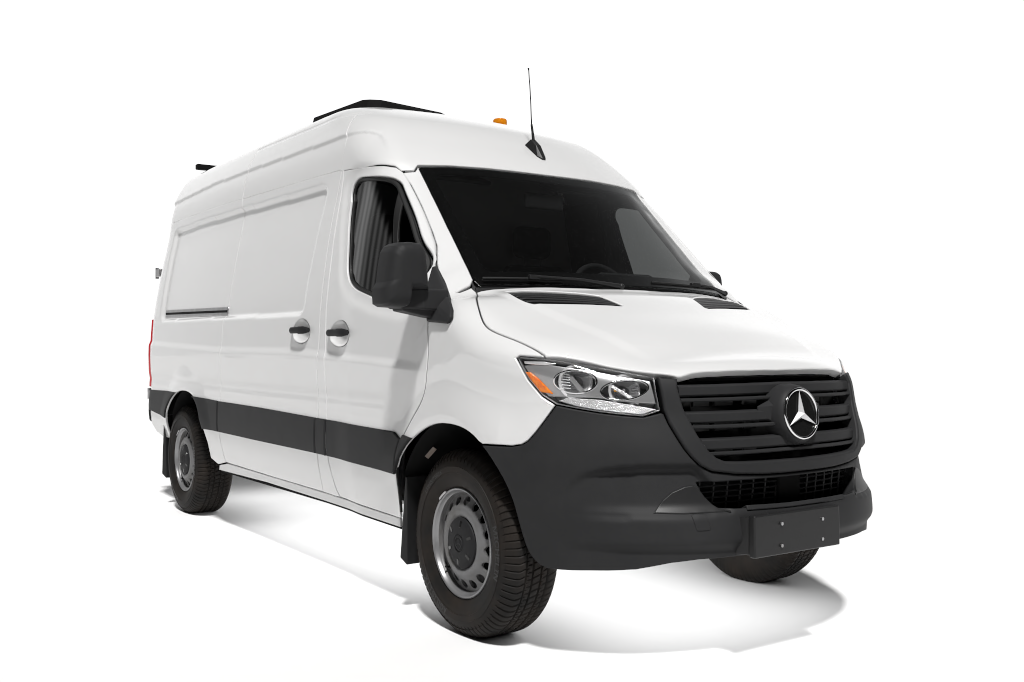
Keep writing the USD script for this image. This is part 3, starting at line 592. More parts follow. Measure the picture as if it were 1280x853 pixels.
# grille: surround, slats, badge, radiator
gin = [(.790, -.488, 1.056), (.800, -.497, 1.018), (.823, -.489, .947), (.845, -.474, .897), (.867, -.459, .849), (.891, -.431, .796), (.904, -.403, .770), (.915, -.372, .757), (.932, -.313, .753), (.952, -.19, .750), (.962, 0, .749)]
gsur = [(.745, -.553, 1.062), (.765, -.556, 1.02), (.778, -.556, .98), (.787, -.556, .940)] + gout[1:]
gp = np.vstack([nose.inv(gsur), (nose.inv(gsur[:-1]) * [-1, 1])[::-1], nose.inv(gin[:-1]) * [-1, 1], nose.inv(gin)[::-1]])
gp = np.vstack([nose.inv(gsur), (nose.inv(gsur[:-1]) * [-1, 1])[::-1], (nose.inv(gin[:-1]) * [-1, 1]), nose.inv(gin)[::-1]])
GR = part(VAN, 'grille', panel(nose, gp, cell=.011, off=.010, gap=.002, rim=.010, flange=.05), 'black_plastic')
def front_x(y, z):
    p, _ = on_body(nose, np.stack([np.zeros(1) + math.atan2(abs(y), .9), [z]], -1)); return p[0, 0]
ys = np.linspace(-.52, .52, 41)
def plan_x(z, back):
    th = np.arctan2(-ys, .9); p = on_body(nose, np.stack([th, 0 * th + z], -1))[0]
    return np.interp(ys, p[::-1, 1] if p[0, 1] > p[-1, 1] else p[:, 1], p[::-1, 0] if p[0, 1] > p[-1, 1] else p[:, 0]) - back
def slat(z, prof, back, half):
    x = plan_x(z, back); rings = []
    for y, xx in zip(ys, x):
        if abs(y) > half: continue
        rings.append([(xx + dx, y, z + dz - .010 * abs(y)) for dx, dz in prof])
    return loft(rings)
for zt, half in ((1.020, .51), (.922, .495), (.825, .465)):
    part(GR, 'slat', slat(zt, [(-.03, .016), (-.004, .013), (.001, .008), (.004, -.020), (.0, -.026), (-.03, -.022)], .012, half), 'black_plastic', 30)
    part(GR, 'slat', slat(zt - .0385, [(-.03, .004), (.0, .0065), (.006, .003), (.006, -.004), (.0, -.008), (-.03, -.006)], .012, half), 'black_plastic', 30)
part(GR, 'upper_trim', slat(1.056, [(-.03, .008), (.0, .008), (.004, .002), (-.002, -.010), (-.03, -.012)], .045, .44), 'gloss_black', 30)
part(GR, 'radiator_backing', T(rbox((.02, .96, .33), .004), (.735, 0, .875)), 'matte_black')
for zt in (.962, .868, .772):
    for y0, w in ((-.36, .085), (-.25, .10), (-.11, .07), (.12, .07), (.27, .10)):
        part(GR, 'radiator', T(rbox((.014, w, .030), .002), (.80 - .15 * y0 * y0, y0, zt + .001)), 'fins')
# badge: domed mount, chrome ring, three-pointed star
BX0 = R3(.958, -.004, .917); tilt = math.radians(8)
MB = frame_matrix(BX0, (0, 1, 0), (-math.sin(tilt), 0, math.cos(tilt)))   # local x = +y, y = up, z = forward
mount = revolve([(0, -.004), (.080, -.004), (.092, .002), (.101, .004), (.108, -.002), (.113, -.014), (.120, -.040), (.124, -.075), (0, -.075)], 64, 'z')
part(GR, 'badge_mount', placed(mount, MB), 'black_plastic', 40)
for s in (-1, 1):
    part(GR, 'badge_wing', hull([(.895, s * .105 - .004, .965), (.895, s * .105 - .004, .865), (.925, s * .09 - .004, .95), (.925, s * .09 - .004, .88), (.90, s * .175, .945), (.90, s * .175, .925), (.88, s * .16, .90)], .004), 'black_plastic')
part(GR, 'badge_ring', placed(T(trimesh.creation.torus(.0935, .0062, major_sections=72, minor_sections=14), (0, 0, .006)), MB), 'chrome', True)
part(GR, 'badge_disc', placed(T(trimesh.creation.cylinder(.088, .006, sections=48), (0, 0, -.001)), MB), 'gloss_black')
sv, sf = [(0, 0, .022)], []
for k in range(3):
    a = math.pi / 2 + k * 2 * math.pi / 3; sv += [(.089 * math.cos(a), .089 * math.sin(a), .008), (.0165 * math.cos(a + math.pi / 3), .0165 * math.sin(a + math.pi / 3), .004)]
for k in range(6): sf.append((0, 1 + k, 1 + (k + 1) % 6))
part(GR, 'badge_star', placed(trimesh.Trimesh(sv, sf, process=False), MB), 'star_silver', False)

# headlights
hl = [(.384, -.924, 1.130), (.388, -.916, 1.138), (.474, -.857, 1.131), (.611, -.711, 1.102), (.74, -.561, 1.066), (.748, -.562, 1.055), (.764, -.568, 1.01), (.783, -.566, .940), (.751, -.622, .920), (.70, -.683, .926), (.646, -.74, .934), (.58, -.795, .946), (.517, -.843, .959), (.471, -.872, .990), (.429, -.905, 1.050), (.397, -.922, 1.109)]
h2 = nose.inv(hl); hp = Polygon(h2)
HL = both(VAN, 'headlight', panel(nose, h2, cell=.012, off=-.075, gap=.003, rim=.002, flange=-.074), 'lamp_grey')
sub2(HL, 'lens', panel(nose, h2, cell=.012, off=.0, gap=.003, rim=.004, flange=.012), 'lamp_lens')
ri = hp.buffer(-.005)
sub2(HL, 'lamp_edge', panel(nose, h2, [A(ri.exterior.coords[:-1])], cell=.008, off=-.006, gap=.0008, rim=.0005, flange=.01), 'lamp_grey')
n2 = lambda *p: nose.inv(A(p))
bez = n2((.405, -.915, 1.105), (.47, -.85, 1.115), (.60, -.715, 1.092), (.735, -.57, 1.056), (.77, -.572, .965), (.70, -.675, .972), (.64, -.74, .984), (.545, -.822, .985), (.49, -.862, .985), (.44, -.897, 1.045))
p1, p2 = n2((.575, -.80, 1.046))[0], n2((.690, -.655, 1.018))[0]
c1 = [(p1[0] + .083 * math.cos(t), p1[1] + 0.046 * math.sin(t)) for t in np.linspace(0, 2 * np.pi, 36, endpoint=False)]
c2 = [(p2[0] + .092 * math.cos(t) , p2[1] + 0.039 * math.sin(t) - .10 * .092 * math.cos(t)) for t in np.linspace(0, 2 * np.pi, 36, endpoint=False)]
both_c = Polygon(c1).union(Polygon(c2)).buffer(.004).buffer(-.004).intersection(Polygon(bez).buffer(-.004)).buffer(0)
lamps = [shapely.geometry.polygon.orient(g) for g in getattr(both_c, 'geoms', [both_c])]
sub2(HL, 'bezel', panel(nose, bez, [A(g.exterior.coords[:-1]) for g in lamps], cell=.008, off=-.014, gap=.001, rim=.004, flange=.05), 'lamp_grey')
for g in lamps:
    sub2(HL, 'bezel_rim', panel(nose, A(g.buffer(.003).exterior.coords[:-1]), [A(g.buffer(-.004).exterior.coords[:-1])], cell=.006, off=-.0115, gap=0, rim=.002, flange=.006), 'chrome')
for pc, rr in ((p1, .056), (p2, .053)):
    O_, n_ = on_body(nose, [pc], -.030); ax = n_[0] * .55 + R3(1, -.12, .05) * .45; ax /= np.linalg.norm(ax)
    M = frame_matrix(O_[0], np.cross([0, 0, 1], ax), np.cross(ax, np.cross([0, 0, 1], ax)))
    bowl = revolve([(rr * t, -.062 * (1 - t * t)) for t in np.linspace(.12, 1.0, 6)] + [(rr * 1.16, -.002)], 22, 'z')
    a_, b_ = part(HL[0], 'reflector_bowl', placed(bowl, M), 'reflector', False), part(HL[1], 'reflector_bowl', flip(placed(bowl, M)), 'reflector', False)
    bulb = cat([placed(T(trimesh.creation.capsule(.012, .006, count=[10, 10]) if False else revolve([(0, .012), (.006, .009), (.0075, 0), (.0075, -.03), (.012, -.035), (.012, -.06), (0, -.06)][::-1], 18, 'z'), (0, 0, -.012)), M)])
    sub2(HL, 'bulb', bulb, 'chrome')
sub2(HL, 'side_bulb', placed(T(trimesh.creation.icosphere(2, .0065)), frame_matrix(on_body(nose, [(p2[0] + .035, p2[1] + .0)], -.028)[0][0], (1, 0, 0), (0, 1, 0))), 'bulb_amber', True)
# facets across the bowls: a fin between them and a slanted blade in the inner one
def fin(a, b, w, d0, d1, mat, nm):
    t = A(b) - A(a); t = t / np.linalg.norm(t); nrm = A((-t[1], t[0])) * w / 2
    sub2(HL, nm, panel(nose, A([A(a) - nrm, A(b) - nrm, A(b) + nrm, A(a) + nrm]), cell=.008, off=d0, gap=0, rim=.002, flange=d1), mat)
fin(n2((.630, -.735, 1.085))[0], n2((.628, -.738, .985))[0], .016, -.018, .045, 'reflector', 'divider_fin')
fin(n2((.655, -.70, 1.040))[0], n2((.735, -.625, .968))[0], .013, -.020, .04, 'ribbed_reflector', 'divider_fin')
fin(n2((.548, -.822, 1.085))[0], n2((.60, -.775, .990))[0], .020, -.030, .03, 'lamp_grey', 'divider_fin')
for k in range(6):
    z_ = 1.078 - .012 * k; fin((p1[0] + .064 - .004 * abs(k - 2.5), z_), (p1[0] + .022, z_ - .002), .004, -.028, .02, 'reflector', 'reflector_rib')
for k in range(4):
    z_ = 1.036 - .013 * k; fin((p2[0] - .030, z_), (p2[0] - .060, z_ + .003), .003, -.034, .02, 'lamp_grey', 'reflector_rib')
sub2(HL, 'lower_reflector', panel(nose, n2((.520, -.843, .972), (.548, -.82, .983), (.642, -.737, .980), (.703, -.672, .967), (.753, -.607, .954), (.777, -.575, .946), (.751, -.622, .927), (.70, -.683, .933), (.646, -.74, .941), (.58, -.795, .953)), cell=.008, off=-.012, gap=.001, rim=.003, flange=.04), 'ribbed_reflector')
sub2(HL, 'indicator', panel(nose, n2((.418, -.916, 1.078), (.435, -.904, 1.077), (.461, -.888, 1.054), (.505, -.851, .997), (.462, -.880, 1.003), (.440, -.899, 1.040)), cell=.007, off=-.006, gap=0, rim=.004, flange=.008), 'amber')
sub2(HL, 'top_trim', panel(nose, n2((.405, -.912, 1.122), (.47, -.855, 1.123), (.50, -.825, 1.116), (.47, -.855, 1.108), (.41, -.913, 1.112)), cell=.007, off=-.010, gap=0, rim=.003, flange=.008), 'reflector')

# ---------------------------------------------------------------- wheels
def make_tyre():
    """tyre about the y axis, outer face towards -y, centre at the flange plane"""
    n = 480; W0 = .02                                   # the bulge stands a little outside the rim flange
    prof = [(.214, .012), (.222, .004), (.232, -.004), (.248, -.014), (.270, -.0205), (.286, -.0225), (.2875, -.0255), (.312, -.0255), (.3135, -.0225), (.330, -.0185), (.344, -.0125), (.3445, -.0150), (.352, -.009), (.362, -.001), (.371, .008), (.3775, .018), (.3805, .030)]
    tread = []
    for a, b in ((.030, .054), (.064, .088), (.098, .132), (.142, .166), (.176, .206)):
        tread += [(.3805 + .0025 * min(1, (a - .03) / .05), a), (.3835, (a + b) / 2), (.3825, b)]
        if b < .2: tread += [(.3745, b + .0008), (.3745, b + .0092)]
    p = prof + tread[1:] + [(.3775, .218), (.371, .228), (.362, .237), (.344, .248), (.30, .259), (.25, .25), (.214, .224)]
    p = A(p); p[:, 1] = np.where(p[:, 1] > .02, .02 + (p[:, 1] - .02) * .92, p[:, 1]); th = np.arange(n) * 2 * np.pi / n
    r = np.tile(p[:, 0], (n, 1)); q = np.tile(p[:, 1], (n, 1))
    k = np.arange(n) % 6
    sh = (p[:, 0] > .3435) & ((p[:, 1] < .04) | (p[:, 1] > .196))
    r[np.ix_(k == 1, sh)] -= .0045; q[np.ix_(k == 1, sh & (p[:, 1] < .02))] += .0028
    midb = (p[:, 0] > .38) & ~sh; off = ((p[:, 1] * 100).astype(int) % 4)
    for j in np.nonzero(midb)[0]: r[k == (int(p[j, 1] * 60) % 4), j] -= .005
    x, z = r * np.cos(th)[:, None], r * np.sin(th)[:, None]
    z = np.where(z < -.374, -.374 - (z + .374) * .0, z)
    v = np.stack([x, q, z], -1).reshape(-1, 3); m = len(p)
    i, j = np.meshgrid(np.arange(n), np.arange(m - 1), indexing='ij'); i2 = (i + 1) % n
    Q = np.stack([i * m + j, i * m + j + 1, i2 * m + j + 1, i2 * m + j], -1).reshape(-1, 4)
    return trimesh.Trimesh(v, np.vstack([Q[:, [0, 1, 2]], Q[:, [0, 2, 3]]]), process=False)
def arc_text(txt, h, r, a0, raised):
    """lettering bent round the tyre wall; a0 = angle of its middle, seen from outside (-y), 90 = top, reading clockwise"""
    m = meshkit.text_mesh(txt, h, .0016, bold=True); m = m.subdivide_to_size(.006)
    v = m.vertices; w = v[:, 0].max(); s = (v[:, 0] - w / 2) * 1.12; rad = r + v[:, 1] - h / 2
    # seen from -y with x to the right, z up
    t = np.radians(a0) - s / r
    m.vertices = np.stack([rad * np.cos(t), -raised - v[:, 2], rad * np.sin(t)], -1); return m
def make_rim():
    lip = revolve([(.2235, .012), (.2245, .002), (.2235, -.003), (.2195, -.0055), (.2150, -.004), (.2125, .001), (.2095, .010), (.2040, .016)], 96)
    barrel = revolve([(.2040, .016), (.2005, .026), (.1985, .036), (.186, .075), (.184, .12), (.184, .22)], 72)
    ann = Polygon([(.1985 * math.cos(t), .1985 * math.sin(t)) for t in np.linspace(0, 2 * np.pi, 128, endpoint=False)])
    holes = [[(.084 * math.cos(t), .084 * math.sin(t)) for t in np.linspace(0, 2 * np.pi, 64, endpoint=False)]]
    P = ann.difference(Polygon(holes[0]))
    vents = []
    for k in range(16):
        a = 2 * np.pi * (k + .5) / 16; c = A((math.cos(a), math.sin(a))); e = A((-c[1], c[0]))
        vents.append(Polygon([c * (.1700 + .0185 * math.cos(t)) + e * (.0205 * math.sin(t) * (1 + .12 * math.cos(t))) for t in np.linspace(0, 2 * np.pi, 24, endpoint=False)]))
        P = P.difference(vents[-1])
    zs = PchipInterpolator([.07, .084, .100, .108, .114, .122, .133, .143, .152, .165, .178, .188, .205], [.016, .014, .010, .006, .001, -.001, .000, .004, .010, .019, .026, .030, .034])
    rings = [resample(list(P.exterior.coords), .008)] + [resample(list(h.coords), .005) for h in P.interiors]
    gx, gy = np.meshgrid(np.arange(-.2, .2, .006), np.arange(-.2, .2, .006)); ins = shapely.contains_xy(P.buffer(-.0025), gx.ravel(), gy.ravel())
    pts = np.vstack(rings + [np.stack([gx.ravel()[ins], gy.ravel()[ins]], -1)])
    tri = Delaunay(pts).simplices; c = pts[tri].mean(1); tri = tri[shapely.contains_xy(P, c[:, 0], c[:, 1])]
    rr = np.hypot(pts[:, 0], pts[:, 1]); q = zs(rr); e = 1e-3; dz = (zs(rr + e) - zs(rr - e)) / (2 * e)
    n = np.stack([pts[:, 0] / rr * dz, -np.ones(len(rr)), pts[:, 1] / rr * dz], -1); n /= np.linalg.norm(n, axis=1, keepdims=True)
    v = np.stack([pts[:, 0], q, pts[:, 1]], -1); vs, ns, fs = [v], [n], [tri]; base = len(v); k = 0
    for i_, rg in enumerate(rings):
        m = len(rg); a = v[k:k + m]
        if i_ > 0:
            b = a + [0, .012, 0]; o = inward(rg) * -1; o3 = np.stack([o[:, 0], 0 * o[:, 0], o[:, 1]], -1)
            vs += [a, b]; ns += [o3, o3]; i = np.arange(m); j = (i + 1) % m
            fs += [np.stack([base + i, base + j, base + m + j], -1), np.stack([base + i, base + m + j, base + m + i], -1)]; base += 2 * m
        k += m
    v, nn, f = np.vstack(vs), np.vstack(ns), np.vstack(fs)
    fn = np.cross(v[f[:, 1]] - v[f[:, 0]], v[f[:, 2]] - v[f[:, 0]]); bad = (fn * nn[f].sum(1)).sum(1) < 0; f[bad] = f[bad][:, ::-1]
    return lip, barrel, (v, f, nn)
TYRE = make_tyre(); LIP, BARREL, DISC = make_rim()
def out(m):                                            # turned profiles: make faces look outwards
    m = m.copy(); m.fix_normals(); return m
cap_p = [(0, -.012), (.030, -.012), (.034, -.0095), (.038, -.0125), (.075, -.010), (.094, -.005), (.102, .000), (.106, .010)]
CAPM = revolve(cap_p[::-1], 72)
EMB = cat([T(trimesh.creation.torus(.0245, .0022, major_sections=40, minor_sections=8), rot=(90, 0, 0), t=(0, -.0125, 0))] +
          [hull([(0, -.0150, 0), (.0035 * math.cos(a + 1.57), -.012, .0035 * math.sin(a + 1.57)), (-.0035 * math.cos(a + 1.57), -.012, -.0035 * math.sin(a + 1.57)), (.0235 * math.cos(a), -.0125, .0235 * math.sin(a))], .0008, 0) for a in (math.pi / 2, math.pi / 2 + 2.0944, math.pi / 2 + 4.18879)])
TXT = [arc_text('MICHELIN', .027, .300, 2, .0240), arc_text('AGILIS LTX', .024, .300, 236, .0240), arc_text('LT245/75R16', .016, .300, 128, .0240)]
def xfmesh(m, M):
    if isinstance(m, tuple):
        v, f, n = m; v2 = v @ M[:3, :3].T + M[:3, 3]; n2_ = n @ M[:3, :3].T
        return v2, (f if np.linalg.det(M[:3, :3]) > 0 else f[:, ::-1]), n2_
    m = trimesh.Trimesh(m.vertices @ M[:3, :3].T + M[:3, 3], m.faces if np.linalg.det(M[:3, :3]) > 0 else m.faces[:, ::-1], process=False); return m
def wheel(x, s, spin, steer=0):
    """s = 1 for the near (-y) side"""
    w = xform(VAN, 'wheel'); c, sn = math.cos(math.radians(spin)), math.sin(math.radians(spin))
    M = np.eye(4); M[:3, :3] = [[c, 0, -sn], [0, 1, 0], [sn, 0, c]]
    S = np.eye(4); a = math.radians(steer); S[:3, :3] = [[math.cos(a), -math.sin(a), 0], [math.sin(a), math.cos(a), 0], [0, 0, 1]]
    F = np.eye(4)
    if s < 0: F[:3, :3] = [[-1, 0, 0], [0, -1, 0], [0, 0, 1]]
    Tm = np.eye(4); Tm[:3, 3] = (x, -.932 * s, .374)
    M1 = Tm @ F @ S @ M; M0 = Tm @ F @ S
    ty = part(w, 'tyre', xfmesh(TYRE, M0), 'tyre_rubber', 38)
    for t in TXT: part(ty, 'tyre_lettering', xfmesh(t, M0), 'tread_lettering', False)
    rm = part(w, 'rim', xfmesh(DISC, M1), 'steel_rim')
    part(rm, 'rim_barrel', xfmesh(BARREL, M1), 'steel_rim', 40)
    part(rm, 'rim_lip', xfmesh(LIP, M1), 'rim_lip', 50)
    part(rm, 'brake_disc', xfmesh(T(trimesh.creation.cylinder(.15, .02, sections=40), rot=(90, 0, 0), t=(0, .12, 0)), M1), 'underbody_black')
    part(rm, 'valve', xfmesh(tube([(.185 * math.cos(3.75), .03, .185 * math.sin(3.75)), (.178 * math.cos(3.75), .005, .178 * math.sin(3.75))], .004, 8), M1), 'seal_rubber')
    part(rm, 'balance_weight', xfmesh(arc_box(.2165, .226, 118, 134, -.011, -.003), M0), 'satin_metal')
    hc = part(w, 'hub_cap', xfmesh(CAPM, M1), 'cap_plastic', 30)
    part(hc, 'cap_emblem', xfmesh(EMB, M0), 'black_plastic', 30)
    for k in range(6):
        a = 2 * np.pi * k / 6 + .25
        part(hc, 'cap_slot', xfmesh(hull([((.066 + .024 * u) * math.cos(a) + b * math.sin(a), -.0112 + .0045 * u + q, (.066 + .024 * u) * math.sin(a) - b * math.cos(a)) for u in (0, 1) for b in (-.0055, .0055) for q in (0, .004)], .0012, 0), M1), 'gloss_black', 30)
    return w
def arc_box(r0, r1, a0, a1, q0, q1):
    t = np.radians(np.linspace(a0, a1, 8)); return loft([[(r * math.cos(a), q, r * math.sin(a)) for r, q in ((r0, q0), (r1, q0), (r1, q1), (r0, q1))] for a in t])
wheel(0, 1, 8); wheel(-3.665, 1, 20); wheel(0, -1, 30); wheel(-3.665, -1, 50)

# wheel housings, mud flaps, underbody
for cx, cz, nm in ((.02, .37, 0), (-3.5, .37, 1)):
    R_ = .515; aa = np.radians(np.linspace(14 if nm == 0 else 0, 186, 40))
    for s in (1, -1):
        y1 = -.60 * s
        ye = [min(.955, -on_body(side, [(cx + R_ * math.cos(t), cz + R_ * math.sin(t))])[0][0, 1] - .05) for t in aa]
        v = np.concatenate([[(cx + R_ * math.cos(t), -ye[i_] * s, cz + R_ * math.sin(t)), (cx + R_ * math.cos(t), y1, cz + R_ * math.sin(t)), (cx + (R_ - .2) * math.cos(t), y1, cz + (R_ - .25) * math.sin(t))] for i_, t in enumerate(aa)])
        i = np.arange(39) * 3; f = np.vstack([np.stack([i + a, i + 3 + a, i + 3 + a + 1], -1) for a in (0, 1)] + [np.stack([i + a, i + 3 + a + 1, i + a + 1], -1) for a in (0, 1)])
        part(VAN, 'wheel_arch_liner', trimesh.Trimesh(v, f, process=False), 'underbody_black', 40)
# inner lips of the arches
for x, z0, z1, w in ((-.428, .215, .60, .19), (-4.07, .205, .66, .22)):
    m = hull([(x + .035, -.965, z1), (x + .035, -.965 + w, z1), (x - .01, -.965, z0 + .03), (x - .01, -.985 + w, z0 + .02), (x - .005, -.94, z0), (x - .005, -1.01 + w, z0)], .006)
    both(VAN, 'mud_flap', m, 'dark_plastic')
for m_b in (T(rbox((1.9, 1.62, .10), .02), (-1.8, 0, .45)), T(rbox((1.0, 1.1, .12), .02), (-3.5, 0, .50)), T(rbox((.8, 1.70, .10), .02), (-4.2, 0, .58)), T(rbox((1.15, 1.1, .12), .02), (.15, 0, .42))): part(VAN, 'underbody_panel', m_b, 'underbody_paint')
part(VAN, 'rear_axle', tube([(-3.665, -.72, .374), (-3.665, .72, .374)], .05, 12), 'underbody_black')
both(VAN, 'axle_arm', tube([(0, -.72, .374), (0, -.3, .40)], .04, 12), 'underbody_black')
stk = hull([(-.265, -.80, .735), (-.265, -.86, .70), (-.185, -.80, .765), (-.185, -.86, .73)], .002, 0)
part(VAN, 'warning_sticker', T(rbox((.003, .075, .020), .0008, 1), (0, 0, 0), (0, 28, 0)) if False else placed(rbox((.075, .020, .003), .0008, 1), frame_matrix((-.352, -.868, .706), (.75, .10, .60), (0, -.2, .3))), 'sticker')

# ---------------------------------------------------------------- mirrors
def mirror():
    hs = [(-1.040, 1.405), (-1.048, 1.50), (-1.056, 1.560), (-1.066, 1.583), (-1.085, 1.594), (-1.13, 1.598), (-1.180, 1.592), (-1.205, 1.578), (-1.221, 1.555), (-1.232, 1.50), (-1.241, 1.432), (-1.256, 1.408), (-1.260, 1.385), (-1.257, 1.345), (-1.235, 1.334), (-1.16, 1.330), (-1.145, 1.334), (-1.142, 1.38), (-1.135, 1.402), (-1.115, 1.405)]
    P = Polygon(hs); P = P if P.exterior.is_ccw else shapely.geometry.polygon.orient(P)
    ring = resample(list(P.exterior.coords), .008); c = A((-1.145, 1.47))
    rings = []
    for x, ins in ((-.245, .004), (-.240, .0), (-.16, .0), (-.125, .003), (-.103, .010), (-.088, .022), (-.078, .040), (-.073, .062)):
        q = Polygon(ring).buffer(-ins * .9) if ins else Polygon(ring)
        q2 = c + (ring - c) * (1 - ins * A((9.0, 6.5)) * 1.0)
        sw = (q2[:, 0] + 1.04) * .0                    # the head sweeps back outwards
        rings.append(np.stack([.02 + x * .80 + sw, -1.04 + (q2[:, 0] + 1.04) * .95, q2[:, 1]], -1))
    head = loft(rings, True)
    arm = hull([(-.20, -1.15, 1.395), (-.20, -1.15, 1.338), (-.115, -1.15, 1.395), (-.115, -1.15, 1.338), (-.21, -.955, 1.405), (-.21, -.955, 1.335), (-.08, -.955, 1.400), (-.08, -.955, 1.330), (-.085, -1.06, 1.40), (-.085, -1.06, 1.335)], .010, 2)
    foot = hull([(-.20, -1.06, 1.318), (-.20, -1.13, 1.326), (-.12, -1.06, 1.318), (-.12, -1.13, 1.326), (-.20, -.96, 1.296), (-.10, -.96, 1.290), (-.20, -1.0, 1.33), (-.1, -1.0, 1.33)], .008, 2)
    sw = lambda y: 0.0
    glass = hull([(-.180 + sw(y), y, z) for y, z in ((-1.06, 1.42), (-1.07, 1.57), (-1.19, 1.57), (-1.205, 1.42))], .003, 1)
    glass2 = hull([(-.180 + sw(y), y, z) for y, z in ((-1.16, 1.345), (-1.16, 1.395), (-1.235, 1.395), (-1.235, 1.35))], .003, 1)
    return head, arm, foot, glass, glass2
mh, ma, mf, mg, mg2 = mirror()
def folded(m):
    """the far side's mirror is folded back flat against the door"""
    m = flip(m); m.apply_transform(trimesh.transformations.rotation_matrix(math.radians(FOLD), (0, 0, 1), (-.20, .965, 1.4))); m.apply_translation((-.20, -.015, 0)); return m
FOLD = 83
MR = [part(VAN, 'side_mirror', mh, 'black_plastic', 45), part(VAN, 'side_mirror', folded(mh), 'black_plastic', 45, 'mirror folded back against the door')]
for nm, m, mt in (('mirror_arm', ma, 'black_plastic'), ('mirror_foot', mf, 'black_plastic'), ('mirror_glass', mg, 'chrome'), ('mirror_glass', mg2, 'chrome')):
    part(MR[0], nm, m, mt, 40); part(MR[1], nm, folded(m), mt, 40)
sail = [(-.283, -.878, 1.525), (-.235, -.885, 1.478), (-.196, -.887, 1.439), (-.14, -.90, 1.378), (-.091, -.907, 1.327), (-.045, -.93, 1.300), (-.008, -.956, 1.282), (.004, -.972, 1.268), (-.01, -.978, 1.258), (-.05, -.98, 1.262), (-.15, -.983, 1.272), (-.215, -.98, 1.290), (-.245, -.94, 1.401), (-.278, -.899, 1.495)]
sail = hull([(-.298, -.876, 1.512), (-.285, -.890, 1.510), (-.196, -.900, 1.440), (.000, -.980, 1.318), (.022, -.996, 1.290), (.014, -1.004, 1.276), (-.13, -1.006, 1.286), (-.20, -.975, 1.395), (-.275, -.86, 1.48), (-.05, -.93, 1.29)], .011, 2)
part(MR[0], 'mirror_base', sail, 'black_plastic', 50); part(MR[1], 'mirror_base', T(flip(sail), (-.05, -.035, -.006)), 'black_plastic', 50)
part(VAN, 'mirror_tip', T(rbox((.01, .01, .01), .002), (-.2, 1.2, 1.5)), 'black_plastic') if False else None

# ---------------------------------------------------------------- handles and rail
def handle(x0, x1, z, parents):
    cx = (x0 + x1) / 2; hw = (x1 - x0) / 2
    P_, N_ = on_body(side, [(cx, z)]); y = P_[0, 1]
    rg = []
    for s_, dpt in ((1.035, .0005), (1.01, -.0005), (.97, -.004), (.88, -.013), (.72, -.021), (.4, -.026), (.05, -.027)):
        p, n = on_body(side, cup_outline(x0, x1, z, s_)); rg.append(p + n * dpt)
    m = loft(rg, False); 
    if (m.face_normals * [0, -1, 0]).sum() < 0: m.invert()
    sub2(parents, 'handle_cup', m, 'white_paint', 60)
    xs = np.linspace(-1, 1, 15); rings = []
    for u in xs:
        h = .0185 * (1 - .35 * max(0, abs(u) - .75) / .25) * (1.08 if u > .2 else .92); o = .030 - .020 * u ** 4; xx = cx + hw * 1.0 * u
        p, n = on_body(side, [(xx, z)]); y_ = p[0, 1]
        rings.append([(xx, y_ - o - .011 * math.sin(t) - .0, z + .002 + h * math.cos(t)) if False else (xx, y_ - o * 1.0 + .010 * math.cos(t), z + h * math.sin(t)) for t in np.linspace(0, 2 * np.pi, 16, endpoint=False)])
    sub2(parents, 'door_handle', loft(rings), 'cap_plastic', 50)
handle(*CUP_F, FD); handle(*CUP_S, SDOOR)
rail = [(-4.11, 1.440), (-2.705, 1.420), (-2.700, 1.408), (-2.705, 1.366), (-4.10, 1.384)]
sub2(QP, 'door_rail', panel(side, rail, cell=.02, off=.006, gap=0, rim=.003, flange=.01), 'satin_metal')
sub2(QP, 'rail_slot', panel(side, [(-4.10, 1.420), (-2.712, 1.400), (-2.715, 1.385), (-4.09, 1.404)], cell=.02, off=.0085, gap=0, rim=.001, flange=.004), 'underbody_black')

# ---------------------------------------------------------------- roof fittings
RU = part(VAN, 'roof_unit', hull([(-2.44, -.50, 2.47), (-2.44, .04, 2.48), (-1.60, -.56, 2.48), (-1.56, -.50, 2.48), (-1.56, .04, 2.49), (-2.42, -.51, 2.550), (-2.36, -.52, 2.592), (-1.66, -.545, 2.556), (-1.60, -.53, 2.549), (-1.575, -.47, 2.549), (-2.36, .0, 2.59), (-1.62, -.06, 2.543)], .012, 2), 'matte_black')
part(RU, 'vent_grille', hull([(-2.2, -.515, 2.55), (-2.2, -.515, 2.57), (-1.85, -.536, 2.55), (-1.85, -.536, 2.57)], .003, 1), 'gloss_black')
BE = part(VAN, 'beacon', T(revolve([(0, .0), (.052, .0), (.055, .01), (.052, .06), (.050, .085), (0, .085)], 36, 'z'), (-1.90, .56, 2.505)), 'gloss_black')
part(BE, 'beacon_lens', T(revolve([(.046, .0), (.047, .03), (.046, .048), (.040, .056), (.0, .060)], 36, 'z'), (-1.90, .56, 2.590)), 'beacon_amber', 50)
part(BE, 'beacon_lamp', T(revolve([(.0, .0), (.02, .0), (.018, .03), (.0, .038)], 20, 'z'), (-1.90, .56, 2.592)), 'bulb_amber', 50)
BR = part(VAN, 'roof_crossbar', cat([T(rbox((.055, 1.24, .042), .008), (-4.4, .0, 2.583))]), 'matte_black')
for y in (-.50, .50): part(BR, 'crossbar_foot', T(rbox((.05, .06, .10), .008), (-4.4, y, 2.525)), 'dark_plastic')
ab, an = on_body(top, [(-.915, .085), (-.79, .085)]) if False else on_body(cap, cap.inv([(-.86, .078, 2.215)]))
ax_ = np.cross([0, 1, 0], an[0]); ax_ /= np.linalg.norm(ax_); ax_ = ax_ if ax_[2] < 0 else -ax_
P0 = ab[0]; fwd, up_ = ax_, an[0]
